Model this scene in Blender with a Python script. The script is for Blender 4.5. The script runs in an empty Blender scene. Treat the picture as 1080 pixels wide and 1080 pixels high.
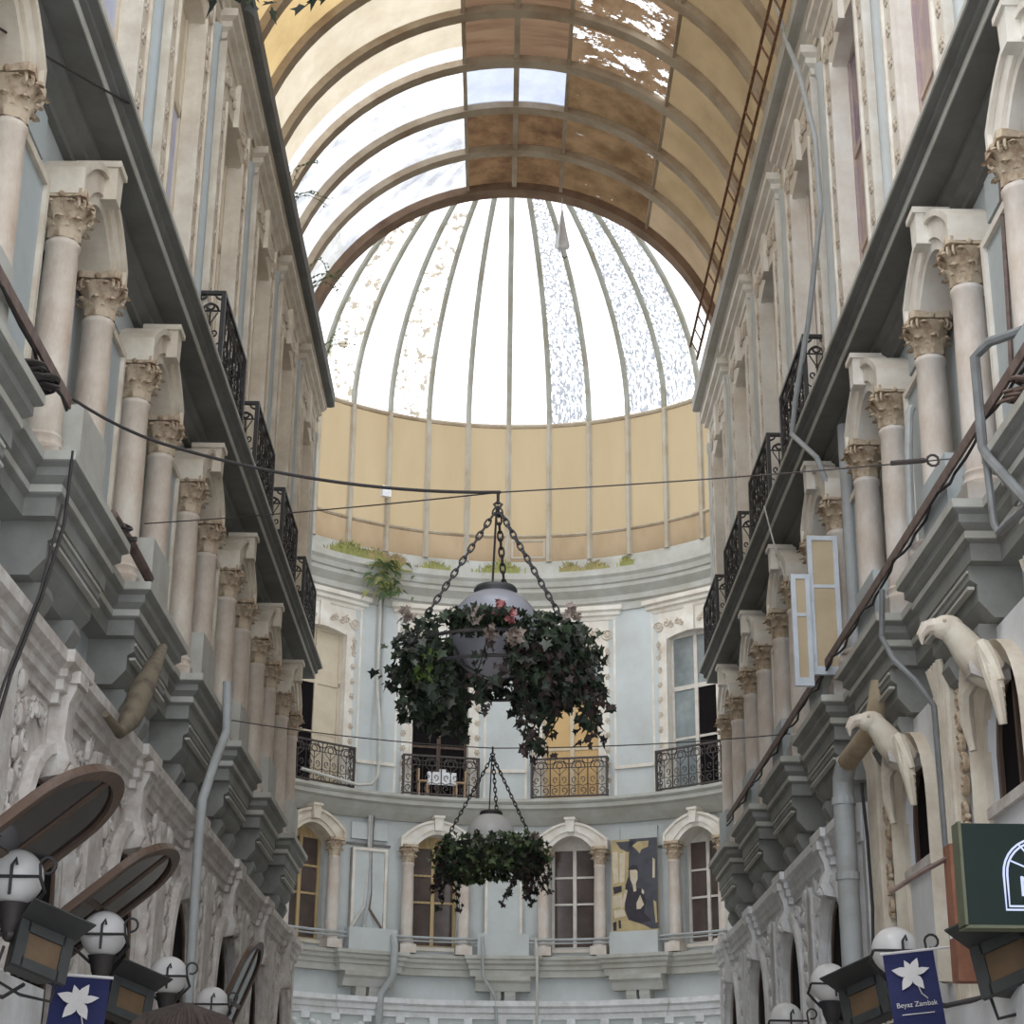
import bpy, bmesh, math, random
from math import sin, cos, pi, sqrt, radians, atan2
from mathutils import Vector, Matrix
SC = bpy.context.scene
COL = SC.collection
random.seed(7)

# ------------------------------------------------------------------ materials
def _nt(name):
    m = bpy.data.materials.new(name); m.use_nodes = True
    nt = m.node_tree; nt.nodes.clear()
    return m, nt, nt.nodes.new('ShaderNodeOutputMaterial')
def _noise(nt, scale, detail=5, rough=.6, stretch=None):
    tc = nt.nodes.new('ShaderNodeTexCoord'); n = nt.nodes.new('ShaderNodeTexNoise')
    n.inputs['Scale'].default_value = scale; n.inputs['Detail'].default_value = detail
    n.inputs['Roughness'].default_value = rough
    if stretch:
        mp = nt.nodes.new('ShaderNodeMapping'); mp.inputs['Scale'].default_value = stretch
        nt.links.new(tc.outputs['Object'], mp.inputs['Vector']); nt.links.new(mp.outputs[0], n.inputs['Vector'])
    else:
        nt.links.new(tc.outputs['Object'], n.inputs['Vector'])
    return n.outputs['Fac']
def _ramp(nt, fac, stops):
    r = nt.nodes.new('ShaderNodeValToRGB'); e = r.color_ramp.elements
    while len(e) < len(stops): e.new(.5)
    for i, (p, c) in enumerate(stops):
        e[i].position = p; e[i].color = (*c, 1) if len(c) == 3 else c
    nt.links.new(fac, r.inputs['Fac'])
    return r.outputs['Color']
def paint(name, c, dirt=None, rough=.75, scale=3.0, amt=.5, bump=.15, bscale=30, metal=0, streak=None, spec=.3):
    """opaque paint / stone / metal with blotchy wear"""
    m, nt, out = _nt(name)
    b = nt.nodes.new('ShaderNodeBsdfPrincipled')
    b.inputs['Roughness'].default_value = rough; b.inputs['Metallic'].default_value = metal
    b.inputs['Specular IOR Level'].default_value = spec
    d = dirt or tuple(x*.78 for x in c)
    f = _noise(nt, scale, 6, .65, streak)
    col = _ramp(nt, f, [(.30, d), (.30+.45*(1-amt)+.05, c), (1, tuple(min(1, x*1.06) for x in c))])
    nt.links.new(col, b.inputs['Base Color'])
    if bump:
        bp = nt.nodes.new('ShaderNodeBump'); bp.inputs['Strength'].default_value = bump; bp.inputs['Distance'].default_value = .02
        nt.links.new(_noise(nt, bscale, 4), bp.inputs['Height']); nt.links.new(bp.outputs[0], b.inputs['Normal'])
    nt.links.new(b.outputs[0], out.inputs[0])
    return m
def sheet(name, c, c2, trans=.85, scale=1.2, clear=0.0, leaks=None, streak=None):
    """translucent roofing sheet, dirty; leaks = share of clear holes in the dirt film"""
    m, nt, out = _nt(name)
    f = _noise(nt, scale, 7, .65, streak)
    col = _ramp(nt, f, [(.35, c2), (.62, c)])
    df = nt.nodes.new('ShaderNodeBsdfDiffuse'); tr = nt.nodes.new('ShaderNodeBsdfTranslucent')
    nt.links.new(col, df.inputs[0]); nt.links.new(col, tr.inputs[0])
    mx = nt.nodes.new('ShaderNodeMixShader'); mx.inputs[0].default_value = trans
    nt.links.new(df.outputs[0], mx.inputs[1]); nt.links.new(tr.outputs[0], mx.inputs[2])
    last = mx.outputs[0]
    if clear or leaks:
        tp = nt.nodes.new('ShaderNodeBsdfTransparent')
        m2 = nt.nodes.new('ShaderNodeMixShader')
        if leaks:
            lf = _noise(nt, leaks[1], 6, .7, leaks[2] if len(leaks) > 2 else None)
            lc = _ramp(nt, lf, [(leaks[0], (clear,)*3), (leaks[0]+.04, (.97,)*3)])
            nt.links.new(lc, m2.inputs[0])
        else: m2.inputs[0].default_value = clear
        nt.links.new(last, m2.inputs[1]); nt.links.new(tp.outputs[0], m2.inputs[2]); last = m2.outputs[0]
    nt.links.new(last, out.inputs[0])
    return m
def glass(name, tint, rough=.05, dark=True):
    m, nt, out = _nt(name)
    b = nt.nodes.new('ShaderNodeBsdfPrincipled'); b.inputs['Roughness'].default_value = rough
    f = _noise(nt, 1.3, 4)
    nt.links.new(_ramp(nt, f, [(.35, tuple(x*.55 for x in tint)), (.65, tint)]), b.inputs['Base Color'])
    b.inputs['Specular IOR Level'].default_value = .5
    nt.links.new(b.outputs[0], out.inputs[0])
    return m
def glow(name, c, s):
    m, nt, out = _nt(name)
    e = nt.nodes.new('ShaderNodeEmission'); e.inputs[0].default_value = (*c, 1); e.inputs[1].default_value = s
    nt.links.new(e.outputs[0], out.inputs[0]); return m

def opal(name, c=(.80, .79, .79)):
    m, nt, out = _nt(name)
    b = nt.nodes.new('ShaderNodeBsdfPrincipled'); b.inputs['Base Color'].default_value = (*c, 1)
    b.inputs['Roughness'].default_value = .18; b.inputs['Subsurface Weight'].default_value = .0
    t = nt.nodes.new('ShaderNodeBsdfTranslucent'); t.inputs[0].default_value = (*c, 1)
    mx = nt.nodes.new('ShaderNodeMixShader'); mx.inputs[0].default_value = .35
    nt.links.new(b.outputs[0], mx.inputs[1]); nt.links.new(t.outputs[0], mx.inputs[2]); nt.links.new(mx.outputs[0], out.inputs[0])
    return m

CREAM = paint('cream_paint', (.70, .645, .55), (.50, .42, .33), amt=.3, scale=2.2)
CREAMW = paint('white_cream_paint', (.80, .775, .72), (.62, .55, .47), amt=.28, scale=2)
MARBLE = paint('pale_marble', (.66, .60, .52), (.42, .31, .24), amt=.45, scale=2.5, rough=.5, streak=(1, 1, .5))
MARBLE2 = paint('white_marble', (.72, .68, .64), (.50, .40, .32), amt=.35, scale=2.2, rough=.5, streak=(1, 1, .5))
CAPST = paint('carved_capital_stone', (.52, .42, .31), (.24, .15, .09), amt=.62, scale=7, bump=.4, bscale=22)
BLUE = paint('blue_grey_wall', (.45, .49, .505), (.38, .405, .40), amt=.3, scale=1.2)
BLUEW = paint('blue_grey_apse_wall', (.575, .61, .615), (.48, .50, .49), amt=.3, scale=1)
GREY = paint('grey_cornice_paint', (.185, .186, .176), (.13, .126, .116), amt=.4, scale=1.6)
GREY2 = paint('grey_corbel_paint', (.27, .275, .262), (.19, .186, .172), amt=.4, scale=1.6)
PIPED = paint('dark_grey_pipe', (.20, .21, .215), (.14, .14, .14), rough=.5, bump=.03)
GREYL = paint('light_grey_cornice', (.50, .50, .47), (.38, .36, .31), amt=.35, scale=1.6)
LACE = paint('white_plaster_relief', (.62, .59, .56), (.40, .34, .30), amt=.45, scale=4, bump=.5, bscale=18)
LACEW = paint('clean_white_plaster', (.76, .77, .79), (.58, .57, .56), amt=.35, scale=3, bump=.4, bscale=18)
PLAIN = paint('plain_white_wall', (.74, .755, .79), (.60, .60, .60), amt=.3, scale=1.2)
ORN = paint('ornament_relief', (.64, .575, .49), (.45, .36, .28), amt=.4, scale=9)
IRON = paint('black_wrought_iron', (.028, .027, .030), (.05, .04, .035), rough=.5, bump=.05, spec=.4)
IRONB = paint('brown_wrought_iron', (.085, .07, .065), (.045, .04, .04), rough=.55, bump=.05)
RUST = paint('rusty_metal', (.27, .14, .075), (.10, .05, .03), rough=.8, scale=8, amt=.5)
BROWNBAR = paint('brown_steel', (.17, .12, .105), (.09, .055, .045), rough=.6, scale=6)
PIPE = paint('grey_pvc', (.40, .42, .43), (.33, .33, .32), rough=.5, bump=.03)
PIPEB = paint('stained_pvc', (.42, .34, .24), (.28, .20, .12), rough=.6, bump=.05)
CABLE = paint('black_cable', (.035, .03, .03), None, rough=.6, bump=0)
CABLEW = paint('pale_cable', (.55, .53, .49), None, rough=.6, bump=0)
STEEL = paint('vault_rib_paint', (.42, .35, .26), (.27, .19, .12), scale=1.2, amt=.5, bump=.05)
STEELD = paint('arch_ring_rust', (.22, .145, .095), (.12, .07, .045), scale=1.5, amt=.5, bump=.1)
RIBG = paint('dome_rib_paint', (.33, .33, .29), (.25, .22, .16), scale=1.5, bump=.05)
DRUMRIB = paint('drum_rib_paint', (.42, .38, .31), (.34, .28, .2), scale=1.5, bump=.05)
WOODD = paint('dark_brown_wood', (.11, .07, .05), (.05, .03, .025), rough=.45, scale=3, streak=(6, 6, .6))
WOODT = paint('tan_window_wood', (.50, .37, .19), (.34, .24, .12), rough=.55, scale=3, streak=(6, 6, .6))
WOODW = paint('white_window_wood', (.66, .62, .57), (.5, .45, .4), rough=.5, scale=3)
SASHW = paint('bluish_white_sash', (.62, .66, .72), None, rough=.45, scale=3, bump=0)
DARKGL = glass('dark_glass', (.030, .022, .022))
BROWNGL = glass('brown_glass', (.115, .085, .075), .12)
REFGL = glass('reflecting_glass', (.022, .017, .022), .06)
BLACKV = paint('painted_room_shade', (.010, .008, .009), None, rough=.9, bump=0, spec=.1)  # near-black colour painted for the shade of unlit rooms behind openings
BOARD = paint('cream_board', (.62, .54, .42), (.52, .43, .31), scale=1.5, bump=.02)
TANBOARD = paint('tan_board', (.55, .44, .30), (.46, .36, .23), scale=1.5, bump=.02)
ORANGEB = paint('orange_board', (.62, .42, .20), (.52, .33, .15), scale=1.5, bump=.02)
LILAC = paint('lilac_blind', (.52, .53, .66), (.44, .44, .56), scale=1.2, bump=.02)
PALEGL = glass('pale_sky_glass', (.30, .34, .35), .08)
MAUVE = paint('mauve_print', (.40, .31, .33), (.62, .50, .36), scale=2.6, amt=.55, bump=0, streak=(1, 1, .45))
PURPLE = paint('purple_print', (.25, .20, .26), (.66, .55, .40), scale=2.2, amt=.6, bump=0, streak=(1, 1, .4))
OPAL = opal('opal_glass')
OPALSH = opal('shaded_opal_glass', (.40, .40, .45))  # white opal darkened in colour, paints the shade on the planter globes
LEAF = paint('ivy_leaf_dark', (.016, .024, .014), (.009, .014, .009), rough=.55, scale=14, bump=0)
LEAF2 = paint('ivy_leaf_mid', (.035, .052, .026), (.02, .032, .017), rough=.55, scale=14, bump=0)
LEAFM = paint('ivy_leaf_fresh', (.11, .15, .065), (.07, .10, .045), rough=.55, scale=14, bump=0)
LEAFY = paint('ivy_leaf_lime', (.09, .13, .03), (.05, .08, .02), rough=.55, scale=14, bump=0)
LEAFR = paint('ivy_leaf_brown', (.035, .022, .02), (.02, .013, .012), rough=.55, scale=14, bump=0)
LEAFP = paint('ivy_leaf_grey', (.085, .09, .075), (.05, .055, .045), rough=.55, scale=14, bump=0)
WEED = paint('weed_green', (.34, .36, .12), (.30, .26, .10), rough=.7, scale=9, bump=0)
WEEDD = paint('weed_dry', (.45, .33, .18), (.32, .24, .12), rough=.7, scale=9, bump=0)
WEEDG = paint('creeper_green', (.13, .20, .09), (.08, .12, .06), rough=.7, scale=9, bump=0)
PINK = paint('pink_petal', (.42, .16, .16), (.3, .10, .11), scale=12, bump=0)
PETAL = paint('cream_petal', (.26, .21, .18), (.18, .13, .11), scale=12, bump=0)
LAMPBOX = paint('floodlight_housing', (.045, .047, .047), (.035, .035, .035), rough=.45, bump=.02)
LENS = glass('floodlight_lens', (.13, .085, .05), .2)
NAVY = paint('navy_banner_cloth', (.010, .014, .075), (.008, .011, .058), rough=.6, bump=.02)
BANW = paint('banner_print', (.60, .58, .58), None, rough=.6, bump=0)
GREEN = paint('dark_green_sign', (.005, .017, .013), (.004, .014, .011), rough=.4, bump=0)
SIGNED = paint('sign_edge', (.13, .14, .09), None, rough=.5, bump=0)
NEON = glow('neon_tube', (.62, .70, 1.0), .42)
TERRA = paint('terracotta', (.30, .135, .085), (.19, .085, .055), scale=5, rough=.8)
HORN = paint('weathered_zinc', (.17, .14, .10), (.06, .048, .04), scale=5, amt=.6, rough=.6)
LINEN = paint('white_linen', (.8, .8, .82), None, rough=.8, bump=.02)
CHAIRW = paint('chair_tan', (.42, .28, .17), None, rough=.6, bump=0)
BAG = paint('white_plastic', (.66, .63, .60), (.42, .30, .25), rough=.5, scale=5, amt=.5, bump=.1)
HAIR = paint('dark_brown_hair', (.022, .015, .013), (.012, .008, .007), rough=.75, scale=30, streak=(1, 1, .08), bump=.3, bscale=90, spec=.15)
SKIN = paint('skin', (.52, .33, .25), None, rough=.5, bump=0)
JACKET = paint('grey_jacket', (.10, .10, .11), None, rough=.8)
TROUSER = paint('dark_trousers', (.03, .035, .05), None, rough=.8)
STONE = paint('paving_stone', (.42, .40, .37), (.32, .29, .26), scale=1.5)
POST1 = paint('poster_dark', (.085, .085, .10), (.06, .06, .07), scale=3, bump=0)
POST2 = paint('poster_sand', (.50, .40, .22), (.36, .28, .15), scale=3, bump=0)
POST3 = paint('poster_pale', (.62, .54, .42), (.5, .42, .3), scale=4, bump=0)
POST4 = paint('poster_deep', (.05, .045, .055), None, scale=4, bump=0)
# roof sheets
V_CLEAR = sheet('roof_clear', (.60, .60, .62), (.27, .27, .29), .9, 1.0, clear=.16)
V_CLEARB = sheet('roof_clear_bluish', (.27, .29, .36), (.20, .22, .29), .9, 1.4, clear=.10)
V_HAZE = sheet('roof_hazy', (.40, .40, .40), (.25, .235, .215), .9, 2.2, clear=.08)
V_CREAM = sheet('roof_cream', (.40, .345, .27), (.33, .28, .205), .85, 1.3)
V_YELL = sheet('roof_yellow', (.37, .265, .13), (.30, .21, .10), .8, 1.3)
V_EDGE = sheet('roof_edge_clear', (.93, .93, .96), (.6, .58, .6), .9, 4, clear=.55)
V_BROWN = sheet('roof_brown', (0.098, 0.057, 0.029), (0.045, 0.025, 0.014), .7, 2.2, clear=.0, leaks=(.70, 2.6))
V_BROWN2 = sheet('roof_brown_mottled', (0.107, 0.067, 0.035), (0.058, 0.034, 0.017), .7, 1.8, clear=.0, leaks=(.67, 2.2, (1, 1.4, 1)))
V_LEAK = sheet('roof_brown_leaky', (0.161, 0.105, 0.062), (0.093, 0.056, 0.031), .7, 1.8, clear=.0, leaks=(.545, 2.0, (1, 1.6, 1)))
V_WOOD = sheet('roof_red_brown', (.125, .078, .048), (.085, .05, .03), .75, 1.1, streak=(.6, 4, 1))
V_TAN = sheet('roof_tan', (.165, .116, .064), (.125, .086, .046), .72, .9)
V_TAN2 = sheet('roof_tan_light', (.20, .146, .09), (.155, .11, .066), .72, .9)
D_TAN = sheet('drum_tan', (.265, .205, .126), (.24, .182, .108), .82, .8, streak=(1, 1, .25))
D_TANL = sheet('drum_tan_lower', (.25, .185, .118), (.205, .148, .09), .8, 1.2, streak=(1, 1, .4))
D_GL = sheet('dome_glass_clean', (.50, .50, .50), (.42, .42, .42), .9, 2.0, clear=.55)
D_GLD = sheet('dome_glass_dirty', (.225, .23, .245), (.15, .155, .17), .9, 6, clear=.04, leaks=(.49, 9.0, (1.8, 1.8, .6)))
D_GLT = sheet('dome_glass_tan', (.27, .22, .155), (.2, .165, .115), .9, 2.5, clear=.05, leaks=(.44, 4.0))

# ------------------------------------------------------------------ mesh builder
class MB:
    def __init__(s): s.v = []; s.f = []; s.m = []; s.T = None
    def add(s, vs, fs, mi=0):
        o = len(s.v)
        if s.T is not None: vs = [tuple(s.T @ Vector(p)) for p in vs]
        s.v += [tuple(p) for p in vs]; s.f += [tuple(i+o for i in f) for f in fs]; s.m += [mi]*len(fs); return s
    def box(s, x0, x1, y0, y1, z0, z1, mi=0):
        return s.add([(x0,y0,z0),(x1,y0,z0),(x1,y1,z0),(x0,y1,z0),(x0,y0,z1),(x1,y0,z1),(x1,y1,z1),(x0,y1,z1)],
              [(3,2,1,0),(4,5,6,7),(0,1,5,4),(1,2,6,5),(2,3,7,6),(3,0,4,7)], mi)
    def prism(s, poly, a0, a1, ax='y', mi=0):
        def P(p, a): return (p[0], a, p[1]) if ax == 'y' else ((a, p[0], p[1]) if ax == 'x' else (p[0], p[1], a))
        n = len(poly)
        return s.add([P(p, a0) for p in poly]+[P(p, a1) for p in poly],
              [tuple(range(n))[::-1], tuple(range(n, 2*n))]+[(i, (i+1) % n, n+(i+1) % n, n+i) for i in range(n)], mi)
    def tube(s, pts, r, n=8, mi=0, cap=True, closed=False):
        pts = [Vector(p) for p in pts]; N = len(pts); vs = []; fs = []
        rr = r if isinstance(r, (list, tuple)) else [r]*N
        up = None
        for i in range(N):
            if closed: t = pts[(i+1) % N]-pts[i-1]
            else: t = pts[min(i+1, N-1)]-pts[max(i-1, 0)]
            if t.length < 1e-9: t = Vector((0, 0, 1))
            t.normalize()
            if up is None:
                up = Vector((0, 0, 1)) if abs(t.z) < .9 else Vector((1, 0, 0))
            a = t.cross(up)
            if a.length < 1e-6: a = t.cross(Vector((0, 1, 0)))
            a.normalize(); b = a.cross(t).normalized(); up = b
            for k in range(n):
                q = 2*pi*k/n; vs.append(pts[i]+a*(rr[i]*cos(q))+b*(rr[i]*sin(q)))
        for i in range(N if closed else N-1):
            j = (i+1) % N
            for k in range(n):
                fs.append((i*n+k, i*n+(k+1) % n, j*n+(k+1) % n, j*n+k))
        if cap and not closed:
            fs.append(tuple(range(n))[::-1]); fs.append(tuple((N-1)*n+k for k in range(n)))
        return s.add(vs, fs, mi)
    def lathe(s, prof, n=24, c=(0, 0, 0), mi=0, sx=1, sy=1):
        vs = []; fs = []
        for r, z in prof:
            for k in range(n):
                q = 2*pi*k/n; vs.append((c[0]+r*cos(q)*sx, c[1]+r*sin(q)*sy, c[2]+z))
        for i in range(len(prof)-1):
            for k in range(n):
                fs.append((i*n+k, i*n+(k+1) % n, (i+1)*n+(k+1) % n, (i+1)*n+k))
        fs.append(tuple(range(n))[::-1]); fs.append(tuple((len(prof)-1)*n+k for k in range(n)))
        return s.add(vs, fs, mi)
    def ball(s, c, r, nu=12, nv=8, mi=0):
        if not isinstance(r, (tuple, list)): r = (r, r, r)
        vs = [(c[0], c[1], c[2]-r[2])]
        for i in range(1, nv):
            a = -pi/2+pi*i/nv
            for k in range(nu):
                q = 2*pi*k/nu; vs.append((c[0]+r[0]*cos(a)*cos(q), c[1]+r[1]*cos(a)*sin(q), c[2]+r[2]*sin(a)))
        vs.append((c[0], c[1], c[2]+r[2])); L = len(vs)-1; fs = []
        for k in range(nu):
            fs.append((0, 1+(k+1) % nu, 1+k)); fs.append((L, L-nu+k, L-nu+(k+1) % nu))
        for i in range(nv-2):
            for k in range(nu):
                a = 1+i*nu+k; b = 1+i*nu+(k+1) % nu; fs.append((a, b, b+nu, a+nu))
        return s.add(vs, fs, mi)
    def sweep(s, prof, path, mi=0, flip=False):
        """profile (o,z) swept along plan path (x,y); o points to the left of travel (right if flip)"""
        P = [Vector(p) for p in path]; N = len(P); sg = -1 if flip else 1; vs = []; fs = []; K = len(prof)
        for i in range(N):
            ns = []
            if i > 0: d = (P[i]-P[i-1]).normalized(); ns.append(Vector((-d.y, d.x))*sg)
            if i < N-1: d = (P[i+1]-P[i]).normalized(); ns.append(Vector((-d.y, d.x))*sg)
            if len(ns) == 2: mtr = (ns[0]+ns[1])/(1+ns[0].dot(ns[1]))
            else: mtr = ns[0]
            for o, z in prof: vs.append((P[i].x+mtr.x*o, P[i].y+mtr.y*o, z))
        for i in range(N-1):
            for k in range(K):
                fs.append((i*K+k, i*K+(k+1) % K, (i+1)*K+(k+1) % K, (i+1)*K+k))
        fs.append(tuple(range(K))[::-1]); fs.append(tuple((N-1)*K+k for k in range(K)))
        return s.add(vs, fs, mi)
    def build(s, name, mats, parent=None, smooth=False, loc=(0, 0, 0), rot=None):
        me = bpy.data.meshes.new(name); me.from_pydata(s.v, [], s.f)
        for m in (mats if isinstance(mats, (list, tuple)) else [mats]): me.materials.append(m)
        me.polygons.foreach_set('material_index', s.m)
        bm = bmesh.new(); bm.from_mesh(me); bmesh.ops.recalc_face_normals(bm, faces=bm.faces); bm.to_mesh(me); bm.free()
        if smooth:
            me.polygons.foreach_set('use_smooth', [True]*len(me.polygons))
            try: me.set_sharp_from_angle(angle=radians(38))
            except Exception: pass
        o = bpy.data.objects.new(name, me); COL.objects.link(o); o.location = loc
        if rot: o.rotation_euler = rot
        if parent: o.parent = parent
        return o
def tag(o, label=None, cat=None, group=None, kind=None):
    if label: o['label'] = label
    if cat: o['category'] = cat
    if group: o['group'] = group
    if kind: o['kind'] = kind
    return o
def empty(name, loc=(0, 0, 0), rz=0):
    o = bpy.data.objects.new(name, None); COL.objects.link(o); o.location = loc; o.rotation_euler = (0, 0, rz)
    o.empty_display_size = .2
    return o
def copy_tree(o, parent=None):
    c = o.copy(); COL.objects.link(c); c.parent = parent
    for ch in list(o.children): copy_tree(ch, c)
    return c
def setmat(root, part, mat):
    for ch in root.children:
        if ch.name.split('.')[0] == part:
            ch.material_slots[0].link = 'OBJECT'; ch.material_slots[0].material = mat
NUM = {'window': 0, 'trim': 0}
def nextname(k): NUM[k] += 1; return '%s_%d' % (k, NUM[k])
def struct(o, label=None, cat=None): return tag(o, label, cat, None, 'structure')
ORD = ['first', 'second', 'third', 'fourth', 'fifth', 'sixth', 'seventh', 'eighth', 'ninth', 'tenth']
def arc(cx, cz, r, a0, a1, n):
    return [(cx+r*cos(a0+(a1-a0)*i/n), cz+r*sin(a0+(a1-a0)*i/n)) for i in range(n+1)]
def spiral(cx, cz, r, a0, turns, n=14, dirn=1, rend=.18):
    return [(cx+(r*(1-(1-rend)*i/n))*cos(a0+dirn*2*pi*turns*i/n), cz+(r*(1-(1-rend)*i/n))*sin(a0+dirn*2*pi*turns*i/n)) for i in range(n+1)]

# ------------------------------------------------------------------ layout
YE = 32.3                       # where the passage opens into the rotunda
RYC, RX = 37.56, -.05           # rotunda centre
LC = [14.05+3.24*k for k in range(-2, 6)]     # bay centres, left wall
RC = [14.85+3.15*k for k in range(-2, 6)]     # bay centres, right wall
APSE = [-40.5, -13.5, 13.5, 40.5]
def Lf(x): return lambda s, n, z: (-x+n, s, z)
def Rf(x): return lambda s, n, z: (x-n, s, z)
def Af(R): return lambda s, n, z: (RX+(R-n)*sin(s), RYC+(R-n)*cos(s), z)
def place(root, side, s, x, z):
    if side == 'L': root.location = (-x, s, z); root.rotation_euler = (0, 0, -pi/2)
    elif side == 'R': root.location = (x, s, z); root.rotation_euler = (0, 0, pi/2)
    else:
        t = radians(s); R = x+3.24
        root.location = (RX+R*sin(t), RYC+R*cos(t), z); root.rotation_euler = (0, 0, pi-t)
    return root
def wall(mb, f, s0, s1, z0, z1, ops, depth, ds=1e9):
    def quadstrip(a, b, zl, zh):
        n = max(1, int(math.ceil((b-a)/ds)))
        for i in range(n):
            p, q = a+(b-a)*i/n, a+(b-a)*(i+1)/n
            mb.add([f(p, 0, zl), f(q, 0, zl), f(q, 0, zh), f(p, 0, zh)], [(0, 1, 2, 3)])
    cur = s0
    for sc, hw, zb, zs, rise, shp in ops:
        quadstrip(cur, sc-hw, z0, z1)
        if zb > z0: quadstrip(sc-hw, sc+hw, z0, zb)
        M = 14; P = []
        for i in range(M+1):
            t = -1+2*i/M
            h = rise*(sqrt(max(0, 1-t*t)) if shp == 'e' else (1-t*t))
            P.append((sc+hw*t, zs+h))
        for i in range(M):
            (a, za), (b, zb_) = P[i], P[i+1]
            mb.add([f(a, 0, za), f(b, 0, zb_), f(b, 0, z1), f(a, 0, z1)], [(0, 1, 2, 3)])
        out = [(sc-hw, zb)]+P+[(sc+hw, zb)]
        for i in range(len(out)):
            (a, za), (b, zb_) = out[i], out[(i+1) % len(out)]
            mb.add([f(a, 0, za), f(b, 0, zb_), f(b, -depth, zb_), f(a, -depth, za)], [(0, 1, 2, 3)])
        cur = sc+hw
    quadstrip(cur, s1, z0, z1)

# wall planes (distance from the axis): top 3.85, middle 4.10, lower 3.75; z bands
ZL, ZM, ZT = 6.9, 10.57, 16.06
AZL = 6.78
def walls():
    for side, f, C in (('left', Lf, LC), ('right', Rf, RC)):
        mb = MB()
        wall(mb, f(3.85), 3.5, YE, ZM-.1, ZT-.05, [(c, .74, ZM+.02, 14.5, .12, 's') for c in C], .21)
        wall(mb, f(4.10), 3.5, YE, 5.4, ZM-.2, [(c, .58, 7.0, 9.35, .42, 's') for c in C], .26)
        for x0, x1, z0, z1 in ((3.85, 4.7, ZM-.1, ZT), (4.10, 4.7, 5.4, ZM), (3.75, 4.7, 0, 5.5)):
            a = f(x0)(YE, 0, z0); b = f(x1)(YE, 0, z0)
            mb.add([(a[0], YE, z0), (b[0], YE, z0), (b[0], YE, z1), (a[0], YE, z1)], [(0, 1, 2, 3)])
        low = MB()
        if side == 'left':
            wall(low, f(3.75), 3.5, YE, 0, 5.5, [(c, .74, 2.0, 3.75, .85, 'e') for c in C], .10)
        else:
            wall(low, f(3.75), 19.35, YE, 0, 5.5, [(c, .74, 2.0, 3.85, .95, 'e') for c in C if c > 20], .10)
        o = mb.build('wall_'+side, BLUE); struct(o)
        low.build('ground_storey', LACE if side == 'left' else LACEW, o)
        if side == 'right':
            q = MB(); wall(q, f(3.90), 3.5, 19.35, 0, 5.95, [(c, .62, 4.55, 5.0, .62, 'e') for c in EAG], .12)
            a = [(3.75, 19.35, 0), (3.92, 19.35, 0), (3.92, 19.35, 5.5), (3.75, 19.35, 5.5)]
            q.add(a, [(0, 1, 2, 3)]); q.build('plain_plaster_storey', PLAIN, o)
    mb = MB(); tm = radians(125); ds = radians(3)
    r = radians
    wall(mb, Af(7.09), -tm, tm, ZM-.1, ZT+.1, [(r(a), .74/7.09, ZM+.02, 14.5, .12, 's') for a in APSE], .3, ds)
    wall(mb, Af(7.34), -tm, tm, 5.3, ZM-.2, [(r(a), .572/7.34, 7.0, 9.35, .42, 's') for a in APSE], .30, ds)
    wall(mb, Af(6.99), -tm, tm, 0, 5.4, [], .1, ds)
    struct(mb.build('wall_back', BLUEW))
EAG = [14.15, 17.35]
walls()
fl = MB(); fl.box(-9, 9, -3, 48, -.2, 0); struct(fl.build('floor', STONE))

# ------------------------------------------------------------------ cornices
def arcpath(R, a0=-125, a1=125, st=2.5):
    n = int((a1-a0)/st)
    return [(RX+R*sin(radians(a0+(a1-a0)*i/n)), RYC+R*cos(radians(a0+(a1-a0)*i/n))) for i in range(n+1)]
MIDP = [(-.3, 10.05), (.07, 10.05), (.07, 10.12), (.15, 10.17), (.15, 10.23), (.22, 10.27), (.22, 10.33), (.47, 10.33), (.47, 10.42), (.53, 10.44), (.53, 10.50), (.60, 10.53), (.60, 10.57), (-.3, 10.57)]
MIDA = [(-.3, 10.0), (.10, 10.0), (.28, 10.16), (.40, 10.30), (.52, 10.34), (.52, 10.44), (.56, 10.46), (.60, 10.5), (.60, 10.57), (-.3, 10.57)]
EAVE = [(-.2, 15.50), (.06, 15.50), (.06, 15.60), (.11, 15.63), (.11, 15.72), (.20, 15.76), (.20, 15.80), (.27, 15.82), (.27, 15.90), (-.2, 15.90)]
GUT = [(-.9, 15.86), (.29, 15.80), (.35, 15.82), (.35, 16.08), (-.9, 16.08)]
def trim(mb, m, smooth=False):
    return struct(mb.build(nextname('trim'), m, smooth=smooth))
for sx in (-1, 1):
    fl_ = sx < 0
    S = lambda x: [(sx*x, 3.5), (sx*x, YE)]
    mb = MB(); mb.sweep(MIDP, S(4.10), flip=fl_); t = trim(mb, GREY)
    e = MB(); e.sweep([(.465, 10.335), (.482, 10.335), (.482, 10.425), (.465, 10.425)], S(4.10), flip=fl_)
    e.sweep([(.595, 10.525), (.612, 10.525), (.612, 10.575), (.595, 10.575)], S(4.10), flip=fl_)
    e.build('pale_fascia', GREYL, t)
    mb = MB(); mb.sweep(EAVE, S(3.85), flip=fl_); trim(mb, CREAM if sx < 0 else CREAMW)
    mb = MB(); mb.sweep(GUT, S(3.85), flip=fl_); trim(mb, GREY if sx < 0 else GREYL)
mb = MB(); mb.sweep(MIDA, arcpath(7.34), flip=True); t = trim(mb, GREYL)
mb = MB(); mb.sweep([(-.3, 15.4), (.05, 15.4), (.05, 15.6), (.12, 15.64), (.12, 15.78), (.28, 15.95), (.28, 16.05), (.33, 16.08), (.36, 16.2), (.42, 16.28), (.42, 16.44), (-.35, 16.5)], arcpath(7.09), flip=True)
trim(mb, GREYL)
mb = MB(); mb.sweep([(-.3, 16.44), (.20, 16.46), (.20, 16.82), (-.3, 16.82)], arcpath(7.09), flip=True); trim(mb, GREYL)

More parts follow.
